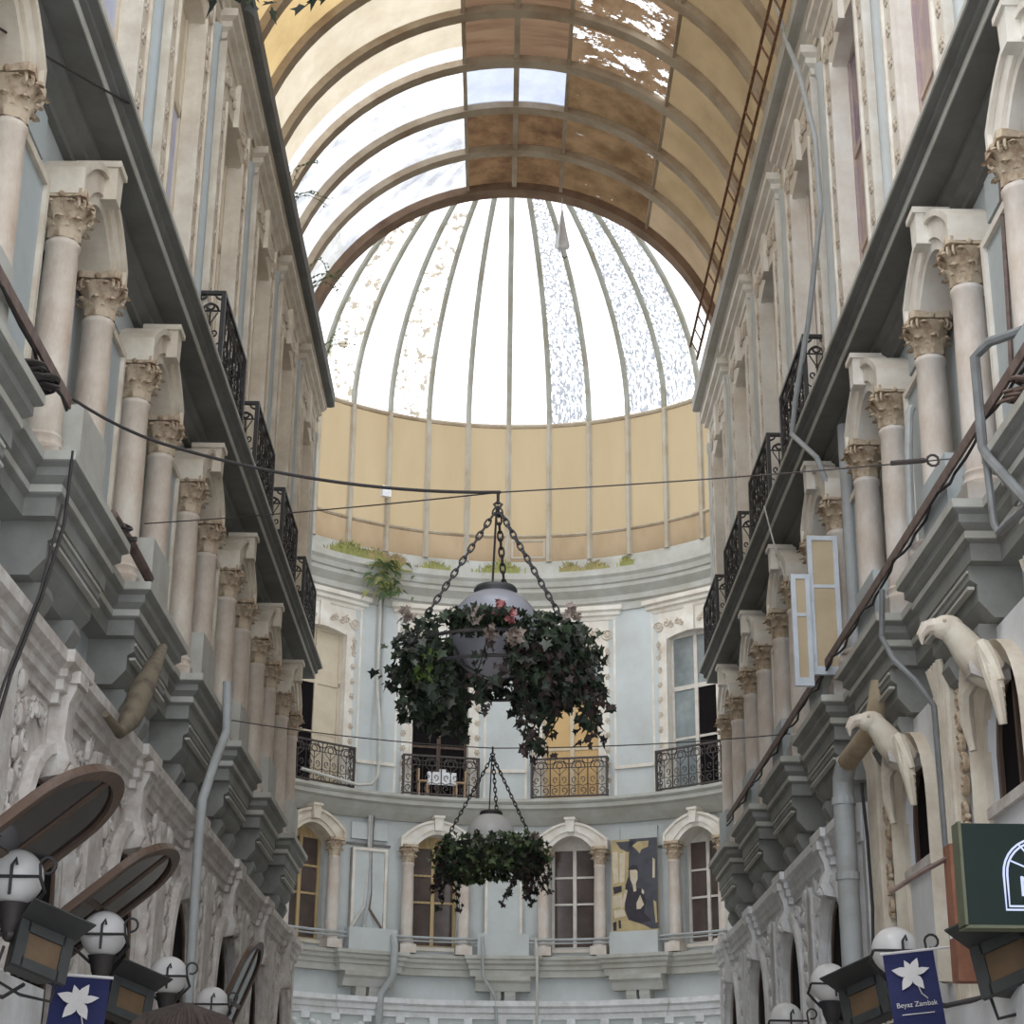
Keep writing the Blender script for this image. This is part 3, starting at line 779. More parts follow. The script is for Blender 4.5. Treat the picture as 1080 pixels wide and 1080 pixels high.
# ------------------------------------------------------------------ right wall, near part: eagle arches and fluted pilasters
for i, c in enumerate(EAG):
    t = empty(nextname('window')); struct(t); place(t, 'R', c, 3.90, 4.55)
    M = 16; h = MB()
    def el(hw, zs, rise, z0): return [(-hw, z0)]+[(hw*-cos(pi*j/M), zs+rise*sin(pi*j/M)) for j in range(M+1)]+[(hw, z0)]
    a, b = el(.615, .45, .615, -1.2), el(.78, .45, .80, -1.2)
    for j in range(len(a)-1):
        p, q, r, s = a[j], a[j+1], b[j+1], b[j]
        h.add([(p[0], -.02, p[1]), (q[0], -.02, q[1]), (r[0], -.02, r[1]), (s[0], -.02, s[1]), (p[0], .04, p[1]), (q[0], .04, q[1]), (r[0], .12, r[1]), (s[0], .12, s[1])],
              [(0, 1, 2, 3), (4, 5, 6, 7), (0, 1, 5, 4), (2, 3, 7, 6)])
    h.build('arch_moulding', CREAM, t, True)
    f = MB(); a, b = el(.62, .45, .62, 0), el(.54, .45, .54, .08)
    for j in range(len(a)):
        k = (j+1) % len(a); p, q, r, s = a[j], a[k], b[k], b[j]
        f.add([(p[0], -.115, p[1]), (q[0], -.115, q[1]), (r[0], -.115, r[1]), (s[0], -.115, s[1]), (p[0], -.065, p[1]), (q[0], -.065, q[1]), (r[0], -.065, r[1]), (s[0], -.065, s[1])],
              [(0, 1, 2, 3), (4, 5, 6, 7), (0, 1, 5, 4), (2, 3, 7, 6)])
    f.box(-.03, .03, -.11, -.07, .05, 1.02); f.build('frame', WOODD, t)
    g = MB(); g.prism(el(.62, .45, .62, 0), -.12, -.10, 'y'); g.build('pane', BLACKV, t)
    s = MB(); s.box(-.66, .66, -.12, .05, -.09, .0); s.build('sill', LACE, t)
def make_pilaster():
    t = empty('trim')
    b = MB(); b.box(-.24, .24, -.02, .10, 0, 2.75)
    for k in range(5): b.tube([(-.19+.095*k, .10, .0), (-.19+.095*k, .10, 2.7), (-.19+.095*k+.0, .16, 2.95)], .036, 8)
    b.build('fluted_shaft', CREAM, t, True)
    l = MB(); rnd = random.Random(5)
    for k in range(9):
        scroll(l, -.33+rnd.uniform(-.04, .04), 1.2+.19*k, .05, .09, rnd.uniform(0, 6), 1, 1.2, .03)
        scroll(l, .33+rnd.uniform(-.04, .04), 1.2+.19*k, .05, .09, rnd.uniform(0, 6), -1, 1.2, .03)
    l.build('leaf_relief', CAPST, t, True)
    return t
pl = make_pilaster(); fst = True
for s in (12.6, 15.75, 18.95):
    o = pl if fst else copy_tree(pl); fst = False
    o.name = nextname('trim'); struct(o); place(o, 'R', s, 3.90, 3.1)
def make_eagle():
    t = empty('eagle_sculpture')
    b = MB()
    # neck and body growing out of the keystone: y outwards
    b.tube([(0, -.05, -.10), (0, .10, -.02), (0, .22, .10), (0, .31, .24), (0, .40, .33), (0, .50, .32)], [.22, .21, .17, .14, .135, .08], 12)
    b.ball((0, .41, .335), (.135, .17, .125), 12, 8)
    BO_ = b.build('body', CREAM, t, True)
    k = MB(); k.tube([(0, .52, .35), (0, .62, .33), (0, .675, .25), (0, .665, .16)], [.085, .07, .045, .01], 8); k.build('beak', MARBLE, BO_, True)
    for s in (-1, 1):
        e = MB(); e.ball((s*.12, .46, .37), .02, 8, 6); e.build('eye', CAPST, BO_)
    for s in (-1, 1):
        w = MB()
        for q in range(6):
            pts = [(s*(.10), .10-.01*q, .10-.02*q), (s*(.30+.03*q), .16, .06-.05*q), (s*(.50+.015*q), .14, -.16-.06*q), (s*(.60-.01*q), .10, -.36-.08*q)]
            w.tube(pts, [.06, .08, .07, .04], 8)
        w.build('wing', CREAM, t, True)
    c = MB(); c.prism([(-.13, -.02), (.22, -.02), (.27, -.06), (.25, -.16), (.1, -.22), (-.13, -.22)], -.15, .15, 'x'); c.build('perch', LACE, t)
    return t
eg = make_eagle(); eg.scale = (.84,)*3; place(eg, 'R', EAG[0], 3.82, 5.64); tag(eg, 'cream eagle sculpture over the nearer arched window on the right wall', 'eagle sculpture', 'eagles over the right-hand arches')
o = copy_tree(eg); place(o, 'R', EAG[1], 3.82, 5.64); tag(o, 'cream eagle sculpture over the farther arched window, beside the bent drainpipe', 'eagle sculpture', 'eagles over the right-hand arches')

# ------------------------------------------------------------------ roof: barrel vault
VX, VZ, VR = -.03, 16.47, 4.33
def vp(a, r): return (VX+r*sin(a), VZ+r*cos(a))
ceil = empty('ceiling', (VX, YE, VZ)); struct(ceil)
def cbuild(mb, nm, m, smooth=False):
    o = mb.build(nm, m, ceil, smooth); o.location = (-VX, -YE, -VZ); return o
ribY = [YE-1.5*k for k in range(0, 13)]
A0, A1 = radians(-100), radians(100)
for i, y in enumerate(ribY):
    b = MB(); n = 44; w = .17 if i == 0 else .115; r0 = VR-(.16 if i == 0 else .13)
    vs = []; fs = []
    for k in range(n+1):
        a = A0+(A1-A0)*k/n
        for r, dy in ((r0, -w), (r0, w), (VR+.02, w), (VR+.02, -w)):
            x, z = vp(a, r); vs.append((x, y+dy, z))
    for k in range(n):
        for q in range(4): fs.append((k*4+q, k*4+(q+1) % 4, (k+1)*4+(q+1) % 4, (k+1)*4+q))
    b.add(vs, fs); cbuild(b, 'rib', STEELD if i == 0 else STEEL, True)
for a, r in ((0, .05), (-12.8, .035), (12.8, .035), (39, .03)):
    b = MB(); x, z = vp(radians(a), VR-.06); b.box(x-r, x+r, ribY[-1], YE, z-.05, z+.05); cbuild(b, 'purlin', STEEL)
def panel(y0, y1, a0, a1, m):
    b = MB(); n = max(2, int(abs(a1-a0)/4)); vs = []; fs = []
    for k in range(n+1):
        x, z = vp(radians(a0+(a1-a0)*k/n), VR); x2, z2 = vp(radians(a0+(a1-a0)*k/n), VR+.012)
        vs += [(x, y0, z), (x, y1, z)]
    for k in range(n): fs.append((2*k, 2*k+1, 2*k+3, 2*k+2))
    b.add(vs, fs); cbuild(b, 'roof_sheet', m, True)
LEFTM = [V_HAZE, V_CLEAR, V_CLEAR, V_CREAM, V_CREAM, V_YELL]
CENM = [V_BROWN, V_BROWN, V_CLEARB, V_WOOD, V_WOOD, V_TAN]
R1M = [V_BROWN2, V_BROWN2, V_BROWN2, V_LEAK, V_LEAK, V_TAN]
for i in range(len(ribY)-1):
    y1, y0 = ribY[i], ribY[i+1]
    g = lambda L: L[min(i, len(L)-1)]
    if i == 0:
        panel(y0, y1, -100, -52, V_HAZE); panel(y0, y1, -52, -12.8, V_CLEAR)
    elif i == 3:
        panel(y0, y0+1.0, -100, -12.8, V_CREAM); panel(y0+1.0, y1, -100, -12.8, V_EDGE)
    else: panel(y0, y1, -100, -12.8, g(LEFTM))
    panel(y0, y1, -12.8, 0, g(CENM)); panel(y0, y1, 0, 12.8, g(CENM)); panel(y0, y1, 12.8, 39, g(R1M))
    panel(y0, y1, 39, 100, V_TAN2 if i == 0 else V_TAN)

# ------------------------------------------------------------------ roof: glass half-dome on a panelled drum
dome = empty('glass_dome', (RX, RYC, 16.8)); tag(dome, 'ribbed white glass dome over a ring of tan panels at the end of the passage', 'dome')
DR, DZ0, DZ1, DH = 6.95, 16.8, 20.65, 5.1
def dpt(th, ph, r=DR, hh=DH): return (RX+r*cos(ph)*sin(th), RYC+r*cos(ph)*cos(th), DZ1+hh*sin(ph))
def dbuild(mb, nm, m, smooth=False):
    o = mb.build(nm, m, dome, smooth); o.location = (-RX, -RYC, -16.8); return o
rnd = random.Random(11)
STEP = 9
def gmat(k):
    if k in (3, 4, 6, 7): return D_GLD
    if k in (-3, -5): return D_GLT
    if k in (1, -7, -2): return D_GLD if k == 1 else D_GL
    return D_GL
for k in range(-13, 14):
    th0, th1 = radians(k*STEP), radians((k+1)*STEP)
    # ribs (drum + dome in one bar)
    b = MB(); pts = [(RX+(DR-.05)*sin(th0), RYC+(DR-.05)*cos(th0), z) for z in (DZ0, 18.6, DZ1)]
    b.tube(pts, .085, 6); dbuild(b, 'drum_rib', DRUMRIB)
    b = MB(); b.tube([dpt(th0, radians(p), DR-.04, DH-.04) for p in (0, 6, 12, 18, 24, 30, 36, 42, 48, 54, 60, 66, 72, 78)], .08, 6); dbuild(b, 'dome_rib', RIBG)
    for nm, z0, z1, m in (('drum_panel', 17.52, DZ1, D_TAN), ('drum_lower_panel', DZ0, 17.52, D_TANL)):
        b = MB(); vs = []; n = 3
        for j in range(n+1):
            th = th0+(th1-th0)*j/n; x, y = RX+DR*sin(th), RYC+DR*cos(th); vs += [(x, y, z0), (x, y, z1)]
        b.add(vs, [(2*j, 2*j+2, 2*j+3, 2*j+1) for j in range(n)]); dbuild(b, nm, m, True)
    b = MB(); n, mm = 2, 14; vs = []; fs = []
    for q in range(mm+1):
        for j in range(n+1): vs.append(dpt(th0+(th1-th0)*j/n, radians(84)*q/mm))
    for q in range(mm):
        for j in range(n): fs.append((q*(n+1)+j, q*(n+1)+j+1, (q+1)*(n+1)+j+1, (q+1)*(n+1)+j))
    b.add(vs, fs); dbuild(b, 'glass_pane', gmat(k), True)
for z, r in ((17.52, .05), (DZ1, .06)):
    b = MB(); b.tube([(x, y, z) for x, y in arcpath(DR-.06, -118, 126, 4)], r, 6); dbuild(b, 'ring_rail', STEEL)
b = MB(); t0, t1 = radians(.8), radians(8.2)                     # small framed hatch in the lower drum row
for (a, c, z0, z1) in ((t0, t1, 17.36, 17.42), (t0, t1, 16.9, 16.95), (t0, t0+.008, 16.9, 17.42), (t1-.008, t1, 16.9, 17.42)):
    P = [(RX+(DR-.06)*sin(q), RYC+(DR-.06)*cos(q)) for q in (a, (a+c)/2, c)]
    b.sweep([(0, z0), (.04, z0), (.04, z1), (0, z1)], P, flip=True)
dbuild(b, 'hatch_frame', DRUMRIB)

# ------------------------------------------------------------------ hanging planters with globe lamps
LEAFPOLY = [(0, -.05), (.32, -.22), (.30, .05), (.52, .22), (.22, .34), (0, .78), (-.22, .34), (-.52, .22), (-.30, .05), (-.32, -.22)]
def leaf(mb, p, size, rnd, mi, droop=.5):
    ax = Vector((rnd.uniform(-1, 1), rnd.uniform(-1, 1), rnd.uniform(-1, .4)-droop)).normalized()
    nn = Vector((rnd.uniform(-1, 1), rnd.uniform(-1.2, .6), rnd.uniform(-.2, 1))).normalized()
    sx = ax.cross(nn)
    if sx.length < .05: return
    sx.normalize(); nn = sx.cross(ax)
    p = Vector(p); vs = [p+sx*(u*size)+ax*(w*size)+nn*(abs(u)*.25*size) for u, w in LEAFPOLY]
    vs.append(p+ax*.15*size)
    n = len(LEAFPOLY); mb.add(vs, [(i, (i+1) % n, n) for i in range(n)], mi)
def chain(mb, p0, p1, pitch, wl, th, sag=.0):
    p0, p1 = Vector(p0), Vector(p1); d = p1-p0; N = max(2, int(d.length/pitch)); t = d.normalized()
    a = t.cross(Vector((0, 0, 1)));
    if a.length < .01: a = Vector((1, 0, 0))
    a.normalize(); b = a.cross(t)
    for i in range(N):
        c = p0+d*((i+.5)/N); s = a if i % 2 else b
        pts = [c+t*(cos(q)*pitch*.72)+s*(sin(q)*wl) for q in [2*pi*k/10 for k in range(10)]]
        mb.tube(pts, th, 5, closed=True)
def make_planter(name, loc, apex, R, gz, gr, seed, nleaf, lobes, vines, size, label, fl):
    """loc = centre of the hoop; apex = height above; gz = globe centre above hoop"""
    t = empty(name, loc); rnd = random.Random(seed)
    for k, a in enumerate((radians(200), radians(80), radians(-35))):
        c = MB(); chain(c, (0, 0, apex-.03), (R*.86*cos(a), R*.86*sin(a), .05), .062, .020, .0075); c.build('chain', IRON, t, True)
    c = MB(); c.tube([(0, 0, apex+.10), (0, 0, apex+.0)], .014, 6); c.tube([(.0, 0, apex+.02), (.03, 0, apex-.0), (.0, 0, apex-.05), (-.03, 0, apex)], .012, 6, closed=True); c.build('hook', IRON, t)
    c = MB(); c.tube([(-.01, 0, apex-.03), (-.035, 0, gz+gr+.02)], .009, 5); c.build('flex_cord', CABLE, t)
    g = MB(); g.ball((-.01, 0, gz), gr, 32, 20); GL_ = g.build('globe', OPAL if seed == 2 else OPALSH, t, True)
    g = MB(); g.lathe([(gr*.46, gz+gr*.86), (gr*.48, gz+gr*.98), (gr*.44, gz+gr*1.05), (gr*.1, gz+gr*1.08)], 20, (-.01, 0, 0)); g.build('globe_cap', LAMPBOX, GL_, True)
    h = MB()
    for rr, zz in ((R*.86, .02), (R*.80, -.16)): h.tube([(rr*cos(q), rr*sin(q), zz) for q in [2*pi*k/32 for k in range(32)]], .014, 6, closed=True)
    for k in range(4):
        q = k*pi/2+.4; h.tube([(R*.86*cos(q), R*.86*sin(q), .02), ((gr+.03)*cos(q), (gr+.03)*sin(q), gz-.08), (.72*gr*cos(q), .72*gr*sin(q), gz-gr*.78), (0, 0, gz-gr-.02)], .010, 6)
    h.build('hoop', IRON, t)
    f = MB()
    for i in range(nleaf):
        q = rnd.uniform(0, 2*pi); hh = rnd.betavariate(1.2, 1.5); low, top = lobes(q)
        z = low+(top-low)*hh; w = .24*R*(1-.5*abs(hh-.5)*2); rad = R*.80+rnd.gauss(0, .5)*w
        if hh < .45: rad = R*.74+rnd.gauss(0, .55)*w
        if sqrt(max(0, rad*rad+(z-gz)**2)) < gr+.02: continue
        mi = rnd.choices((0, 1, 2, 3), (.60, .25, .0, .15))[0]
        leaf(f, (rad*cos(q), rad*sin(q), z), size*rnd.uniform(.6, 1.15), rnd, mi)
    f.build('foliage', [LEAF, LEAF2, LEAFY, LEAFP] if seed != 2 else [LEAF2, LEAFM, LEAFY, LEAFM], t)
    for (q, L, swing, lime) in vines:
        v = MB(); p = Vector((R*.85*cos(q), R*.85*sin(q), -.05)); pts = [p.copy()]
        dirv = Vector((cos(q)*swing, sin(q)*swing*.4, -1)).normalized(); n = int(L/.06)
        for i in range(n):
            dirv = (dirv+Vector((rnd.uniform(-.5, .5), rnd.uniform(-.5, .5), -.15))).normalized(); p = p+dirv*.06; pts.append(p.copy())
            for _ in range(3):
                if rnd.random() < .95: leaf(v, p+Vector((rnd.uniform(-.05, .05), rnd.uniform(-.05, .05), rnd.uniform(-.03, .03))), size*rnd.uniform(.55, 1.0), rnd, rnd.choice((0, 1)) if not lime else 2)
        v.tube(pts, .005, 4, 0); v.build('vine', [LEAF, LEAFR, LEAFY], t)
    for (x, y, z, m) in fl:
        b = MB()
        for k in range(26):
            q = rnd.uniform(0, 6.3); rr = rnd.uniform(0, .055); leaf(b, (x+rr*cos(q), y+rr*.6*sin(q), z+rnd.uniform(-.05, .05)), rnd.uniform(.05, .08), rnd, 0, -.2)
        b.build('flower', m, t)
    tag(t, label, 'hanging planter', 'globe lamps hung in rings of ivy over the passage')
    return t
def lobesA(q):
    x = cos(q); y = sin(q)
    if y < -.55 and -.55 < x < .15: return (.06, .20)
    return (-.50 if x < -.35 else (-.30 if x > .2 else -.15), .26+.06*y)
vinesA = [(radians(a), L, s, l) for a, L, s, l in ((-80, .75, .1, 0), (-70, .9, .1, 0), (-60, .62, .2, 0), (-45, .95, .0, 0), (-40, .5, .3, 0), (-25, .7, .3, 0), (-10, .45, .8, 0), (5, .35, 1.4, 0), (20, .5, .9, 0), (-95, .5, 0, 0), (-52, 1.0, -.1, 0), (-30, .85, .1, 0), (-65, .7, .3, 0), (-35, .6, .6, 0), (-5, .6, .5, 0), (-50, .5, .2, 0), (-15, .8, .3, 0), (230, .28, .1, 1), (225, .33, .1, 1), (60, .55, .3, 0), (185, .3, .6, 0))]
make_planter('hanging_planter', (-.22, 13.1, 5.32), 1.24, .80, .19, .35, 1, 2800, lobesA, vinesA, .095, 'larger hanging planter, white globe lamp ringed by dark ivy and pink flowers',
             [(.03, -.74, .17, PINK), (.11, -.76, .10, PINK), (-.14, -.72, .12, PETAL), (-.04, -.76, -.02, PETAL), (.12, -.78, -.06, PETAL), (.55, -.55, .20, PETAL), (-.66, -.42, .2, PETAL)])
def lobesB(q): return (-.30 if cos(q) > -.2 else -.36, .16)
vinesB = [(radians(a), L, .1, 0) for a, L in ((-165, .8), (-155, .6), (-150, .9), (-140, .6), (-120, .35), (-60, .55), (-55, .85), (-50, .75), (-42, .6), (-35, .8), (-28, .6), (-20, .7), (-10, .5), (-75, .4), (200, .6), (-100, .3), (40, .5))]
make_planter('hanging_planter', (-.28, 23.7, 5.72), 1.28, .76, .17, .32, 2, 2100, lobesB, vinesB, .105, 'smaller-looking farther hanging planter, pale globe lamp ringed by green ivy', [(.55, -.4, .12, PETAL), (.6, -.3, -.02, PETAL)])
def lobesC(q): return (-.25, .15)
make_planter('hanging_planter', (-1.0, 5.0, 5.74), 1.2, .5, .15, .25, 4, 300, lobesC, [(radians(-60), .25, .1, 0), (radians(-90), .22, .1, 0)], .09, 'nearest hanging planter, a few dark ivy leaves at the top edge', [])

# ------------------------------------------------------------------ cables
def cable(pts, r, m, name, label, cat='cable', n=6):
    b = MB(); b.tube(pts, r, n); return tag(b.build(name, m, None, True), label, cat)
def sagline(p, q, s, n=16):
    p, q = Vector(p), Vector(q); return [p.lerp(q, i/n)-Vector((0, 0, s*4*(i/n)*(1-i/n))) for i in range(n+1)]
A = (-.20, 13.1, 6.66)
cable(sagline((-3.62, 12.95, 7.38), (-2.7, 13.0, 6.95), .05, 6)+sagline((-2.7, 13.0, 6.95), A, .10)[1:], .013, CABLE, 'cable', 'thick black cable from the left parapet to the larger planter')
cable(sagline((-3.9, 17.6, 8.0), A, .02)+sagline(A, (3.6, 14.0, 7.36), .02)[1:], .006, IRONB, 'suspension_wire', 'thin steel wire across the passage holding the larger planter', 'wire')
b = MB(); b.tube([(3.05, 13.9, 7.27), (3.35, 13.95, 7.32)], .022, 6); b.tube([(3.42+.05*cos(q), 13.97, 7.33+.05*sin(q)) for q in [k*pi/5 for k in range(10)]], .012, 5, closed=True)
tag(b.build('turnbuckle', IRONB), 'turnbuckle and ring near the right parapet on the suspension wire', 'wire fitting')
B_ = (-.28, 23.7, 7.08)
cable(sagline((-3.7, 23.0, 7.25), B_, .05)+sagline(B_, (3.7, 23.6, 7.3), .05)[1:], .008, IRONB, 'suspension_wire', 'thin steel wire across the passage holding the farther planter', 'wire')
cable(sagline((-4.0, 10.2, 9.1), (-3.5, 13.9, 10.62), .02), .010, CABLE, 'cable', 'black cable rising past the nearest left arch to the cornice')
cable([(-3.52, 12.95, 6.9), (-3.53, 12.95, 6.3), (-3.55, 12.6, 5.6), (-3.6, 12.2, 4.9), (-3.62, 11.9, 4.2)], .014, CABLE, 'cable', 'black cable hanging down the left wall from the nearest parapet corner')
cable([(-3.52, 12.8, 6.4), (-3.54, 12.5, 5.6), (-3.6, 12.05, 4.8), (-3.62, 11.7, 4.1)], .010, CABLE, 'cable', 'thinner black cable hanging beside the one on the left wall')
cable([(3.52, 21.0, 17.2), (3.5, 20.2, 15.9), (3.5, 19.4, 14.85), (3.58, 19.0, 13.64), (3.62, 19.1, 12.7), (3.55, 19.9, 11.6), (3.47, 20.66, 10.85), (3.45, 20.9, 10.5), (3.62, 20.2, 9.9), (3.8, 20.3, 9.4), (3.88, 20.9, 8.4), (3.9, 21.0, 7.4)], .035, PIPE, 'hose', 'pale grey hose hanging down the right wall past the upper cornice', 'hose', 8)
cable([(3.48, 23.6, 10.55), (3.52, 23.2, 9.9), (3.6, 22.9, 9.3), (3.75, 22.6, 9.0)], .012, CABLEW, 'cable', 'thin pale cable looping under the right upper cornice')
for i, (dx, m, lb) in enumerate(((-.05, CABLEW, 'white cable bundle strand looping down the end wall left of the black doorway'), (.06, PIPE, 'grey cable running straight down the end wall beside the white one'))):
    t = radians(-27+dx*8); R = 7.0
    pts = [(RX+(R)*sin(t), RYC+R*cos(t), z) for z in (15.6, 14.5, 13.2, 12.2)]
    if i == 0:
        pts = [(RX+R*sin(t), RYC+R*cos(t), 15.6), (RX+R*sin(t), RYC+R*cos(t), 13.2)]
        for d, z in ((-27.6, 12.2), (-27.4, 11.4), (-27.6, 10.95), (-29, 10.72), (-32, 10.66), (-36, 10.72), (-41, 10.78), (-46, 10.82)): pts.append((RX+6.72*sin(radians(d)), RYC+6.72*cos(radians(d)), z))
    else: pts += [(RX+(R)*sin(t), RYC+R*cos(t), 10.6)]
    cable(pts, .045 if i == 0 else .03, m, 'cable', lb)
def ap(d, R, z): return (RX+R*sin(radians(d)), RYC+R*cos(radians(d)), z)
for i, (d0, d1) in enumerate(((-28.0, -31.5), (-27.3, -28.6), (-26.7, -24.2))):
    cable([ap(-27.4+i*.4, 7.18, 10.05), ap(-27.2+i*.3, 7.22, 9.2), ap(d0+.3, 7.22, 8.2), ap(d0, 7.2, 7.8), ap(d1, 7.0, 7.25)], .05 if i == 1 else .035, (CABLEW, PIPE, BROWNBAR)[i], 'cable', ('cable spreading left', 'thick grey cable', 'brown cable spreading right')[i]+' at the foot of the pier left of the lower yellow window')
cable([ap(-22.6, 6.85, 7.15), ap(-22.6, 6.7, 6.9), ap(-22.8, 6.72, 6.2), ap(-25, 6.8, 5.8), ap(-25.3, 6.8, 5.0), ap(-25.3, 6.8, 4.4)], .09, PIPE, 'drainpipe', 'grey cranked drainpipe below the rail on the curved end wall', 'drainpipe', 10)
cable([ap(-4.2, 6.82, 7.2), ap(-4.2, 6.68, 6.9), ap(-4.2, 6.72, 6.3), ap(-1.5, 6.8, 5.8), ap(-1.2, 6.8, 5.3), ap(-1.2, 6.8, 4.4)], .035, PIPE, 'conduit', 'slim pale conduit bending down the middle of the end wall', 'conduit', 8)
cable([ap(6.5, 6.82, 7.2), ap(7, 6.68, 6.85), ap(7, 6.74, 5.6), ap(6.8, 6.76, 4.5)], .035, CABLEW, 'conduit', 'pale vertical conduit right of the middle of the end wall', 'conduit', 8)
# brown rails behind the parapet blocks
b = MB(); b.tube([ap(d, 6.98, 7.17) for d in range(-62, 63, 3)], .035, 6); b.tube([ap(d, 6.95, 7.08) for d in range(-62, 63, 3)], .02, 6)
tag(b.build('parapet_rail', PIPE), 'long pale rail with cables following the curved end wall', 'rail')
def rail(sx, y0, y1, label):
    ym = (y0+y1)/2; t = empty('parapet_rail', (sx*3.57, ym, 7.28)); b = MB()
    b.box(-.012, .012, y0-ym, y1-ym, -.05, .05); b.build('flat_bar', BROWNBAR, t)
    b = MB(); n = int((y1-y0)/.3); b.tube([(.02*sin(i*2.3), y0-ym+(y1-y0)*i/n, -.09+.035*sin(i*1.1)) for i in range(n+1)], .014, 6); b.build('tied_cable', CABLE, t)
    return tag(t, label, 'rail')
rail(1, 9, 29.5, 'brown flat bar rail along the right-hand parapet blocks'); rail(-1, 9, 12.9, 'short brown rail at the left edge before the nearest parapet block')
cable([(-3.60, 14.75, 7.0), (-3.60, 14.8, 7.06), (-3.58, 15.6, 7.06), (-3.58, 16.5, 7.04)], .05, BROWNBAR, 'pipe', 'brown capped pipe lying on the left ledge between two parapet blocks', 'pipe', 8)

# ------------------------------------------------------------------ pipes on the side walls
cable([(-3.45, 20.9, 7.2), (-3.42, 20.9, 6.6), (-3.46, 20.4, 6.1), (-3.5, 20.0, 5.6), (-3.5, 19.95, 5.2), (-3.5, 20.0, 3.0)], .055, PIPE, 'drainpipe', 'grey drainpipe curving down the left wall between two arches', 'drainpipe', 10)
t = empty('drainpipe', (3.6, 19.2, 3.2))
b = MB(); b.tube([(3.52, 19.2, 2.6), (3.52, 19.2, 5.55), (3.52, 19.15, 5.75), (3.53, 18.95, 5.88)], .115, 12); o = b.build('pipe', PIPE, t, True); o.location = (-3.6, -19.2, -3.2)
b = MB(); b.tube([(3.53, 18.97, 5.87), (3.56, 18.3, 5.92), (3.60, 18.0, 5.98), (3.64, 17.85, 6.12), (3.7, 17.8, 6.45)], .105, 12); o = b.build('stained_elbow', PIPEB, t, True); o.location = (-3.6, -19.2, -3.2)
b = MB()
for z in (3.6, 4.7, 5.5):
    b = MB(); b.lathe([(.13, -.04), (.13, .04)], 14, (3.52, 19.2, z)); o = b.build('collar', PIPE, t); o.location = (-3.6, -19.2, -3.2)
tag(t, 'thick grey drainpipe with a bent tan elbow on the right wall', 'drainpipe')
cable([(3.9, 19.9, 6.95), (3.9, 19.9, 10.2)], .075, PIPE, 'drainpipe', 'slim blue-grey drainpipe beside a middle-storey column on the right wall', 'drainpipe', 10)
cable([(3.97, 20.25, 7.0), (3.97, 20.25, 10.0)], .022, CABLE, 'conduit', 'dark conduit just behind the slim drainpipe on the right wall', 'conduit')
cable([(3.72, 16.2, 7.05), (3.76, 16.2, 8.3), (3.8, 16.2, 8.75), (3.84, 16.25, 8.82)], .04, PIPE, 'conduit', 'grey stub pipe standing between two right-hand columns', 'conduit', 8)
cable([(3.75, 12.3, 7.72), (3.56, 12.55, 7.74), (3.47, 12.66, 7.66), (3.47, 12.66, 6.9), (3.46, 12.5, 6.75), (3.44, 11.9, 6.3), (3.44, 11.4, 5.9)], .04, PIPED, 'gas_pipe', 'grey pipe with elbows crossing the nearest right parapet', 'pipe', 8)
cable([(3.47, 12.6, 6.8), (3.46, 12.5, 6.22), (3.46, 12.4, 6.12), (3.46, 11.6, 6.05)], .03, PIPED, 'gas_pipe', 'thinner grey pipe dropping under the nearest right parapet', 'pipe', 8)
cable([(3.44, 16.3, 6.95), (3.43, 16.4, 6.5), (3.46, 16.1, 6.2), (3.6, 15.9, 5.95), (3.74, 15.85, 5.7), (3.76, 15.85, 3.3)], .028, PIPED, 'conduit', 'grey conduit curling under the right corbel beside the eagle', 'conduit', 8)
cable([(3.95, 13.1, 9.6), (3.9, 13.1, 8.1), (3.88, 13.1, 7.7)], .022, BROWNBAR, 'conduit', 'thin dark rod against the nearest right pier panel', 'conduit')
cable([(3.62, 18.7, 5.6), (3.66, 18.75, 5.0), (3.66, 18.7, 4.3), (3.6, 18.5, 3.9), (3.5, 17.9, 3.6)], .018, CABLE, 'cable', 'black cable trailing behind the thick drainpipe on the right wall')
# rusty ladder tray along the right eave
b = MB()
for x, z in ((3.42, 16.12), (3.30, 16.38)): b.box(x-.02, x+.02, 17.5, 30.6, z, z+.035)
for k in range(24): b.prism([(3.42, 16.12), (3.30, 16.38), (3.30, 16.41), (3.42, 16.15)], 17.7+.55*k, 17.75+.55*k, 'y')
tag(b.build('cable_tray', RUST), 'rusty ladder-like cable tray along the edge of the right eave', 'cable tray')
# horn-shaped piece on the left
b = MB(); b.tube([(-3.52, 14.9, 5.30), (-3.46, 15.25, 5.22), (-3.44, 15.5, 5.40), (-3.44, 15.9, 5.75), (-3.45, 16.4, 6.12), (-3.46, 16.85, 6.45)], [.03, .05, .10, .115, .085, .045], 10)
tag(b.build('bent_zinc_spout', HORN, None, True), 'horn-shaped weathered brown spout leaning against the left cornice', 'spout')
# coiled cable heaps on the left parapet
def heap(loc, n, R, name, label, m, seed, mat2=None):
    rnd = random.Random(seed); b = MB()
    for i in range(n):
        c = Vector((rnd.uniform(-.05, .05), rnd.uniform(-.3, .3)*R*4, rnd.uniform(.0, .1))); r = R*rnd.uniform(.6, 1.1); tl = rnd.uniform(-.5, .5)
        b.tube([c+Vector((r*cos(q)*.6, r*sin(q)*1.6, .09+r*.6*sin(q+tl))) for q in [k*pi/8 for k in range(16)]], .016, 5, closed=True)
    return tag(b.build(name, m, None, True, loc), label, 'cable coil')
heap((-3.63, 15.3, 6.93), 14, .14, 'cable_coil', 'tangled dark cable coil on the left ledge between two parapet blocks', CABLE, 1)
heap((-3.60, 11.9, 6.93), 16, .17, 'cable_coil', 'tangled dark cable coil at the left edge beside the nearest parapet block', CABLE, 2)
heap((3.60, 12.0, 6.93), 10, .12, 'cable_coil', 'brown cable coil at the right edge beside the nearest parapet block', BROWNBAR, 3)
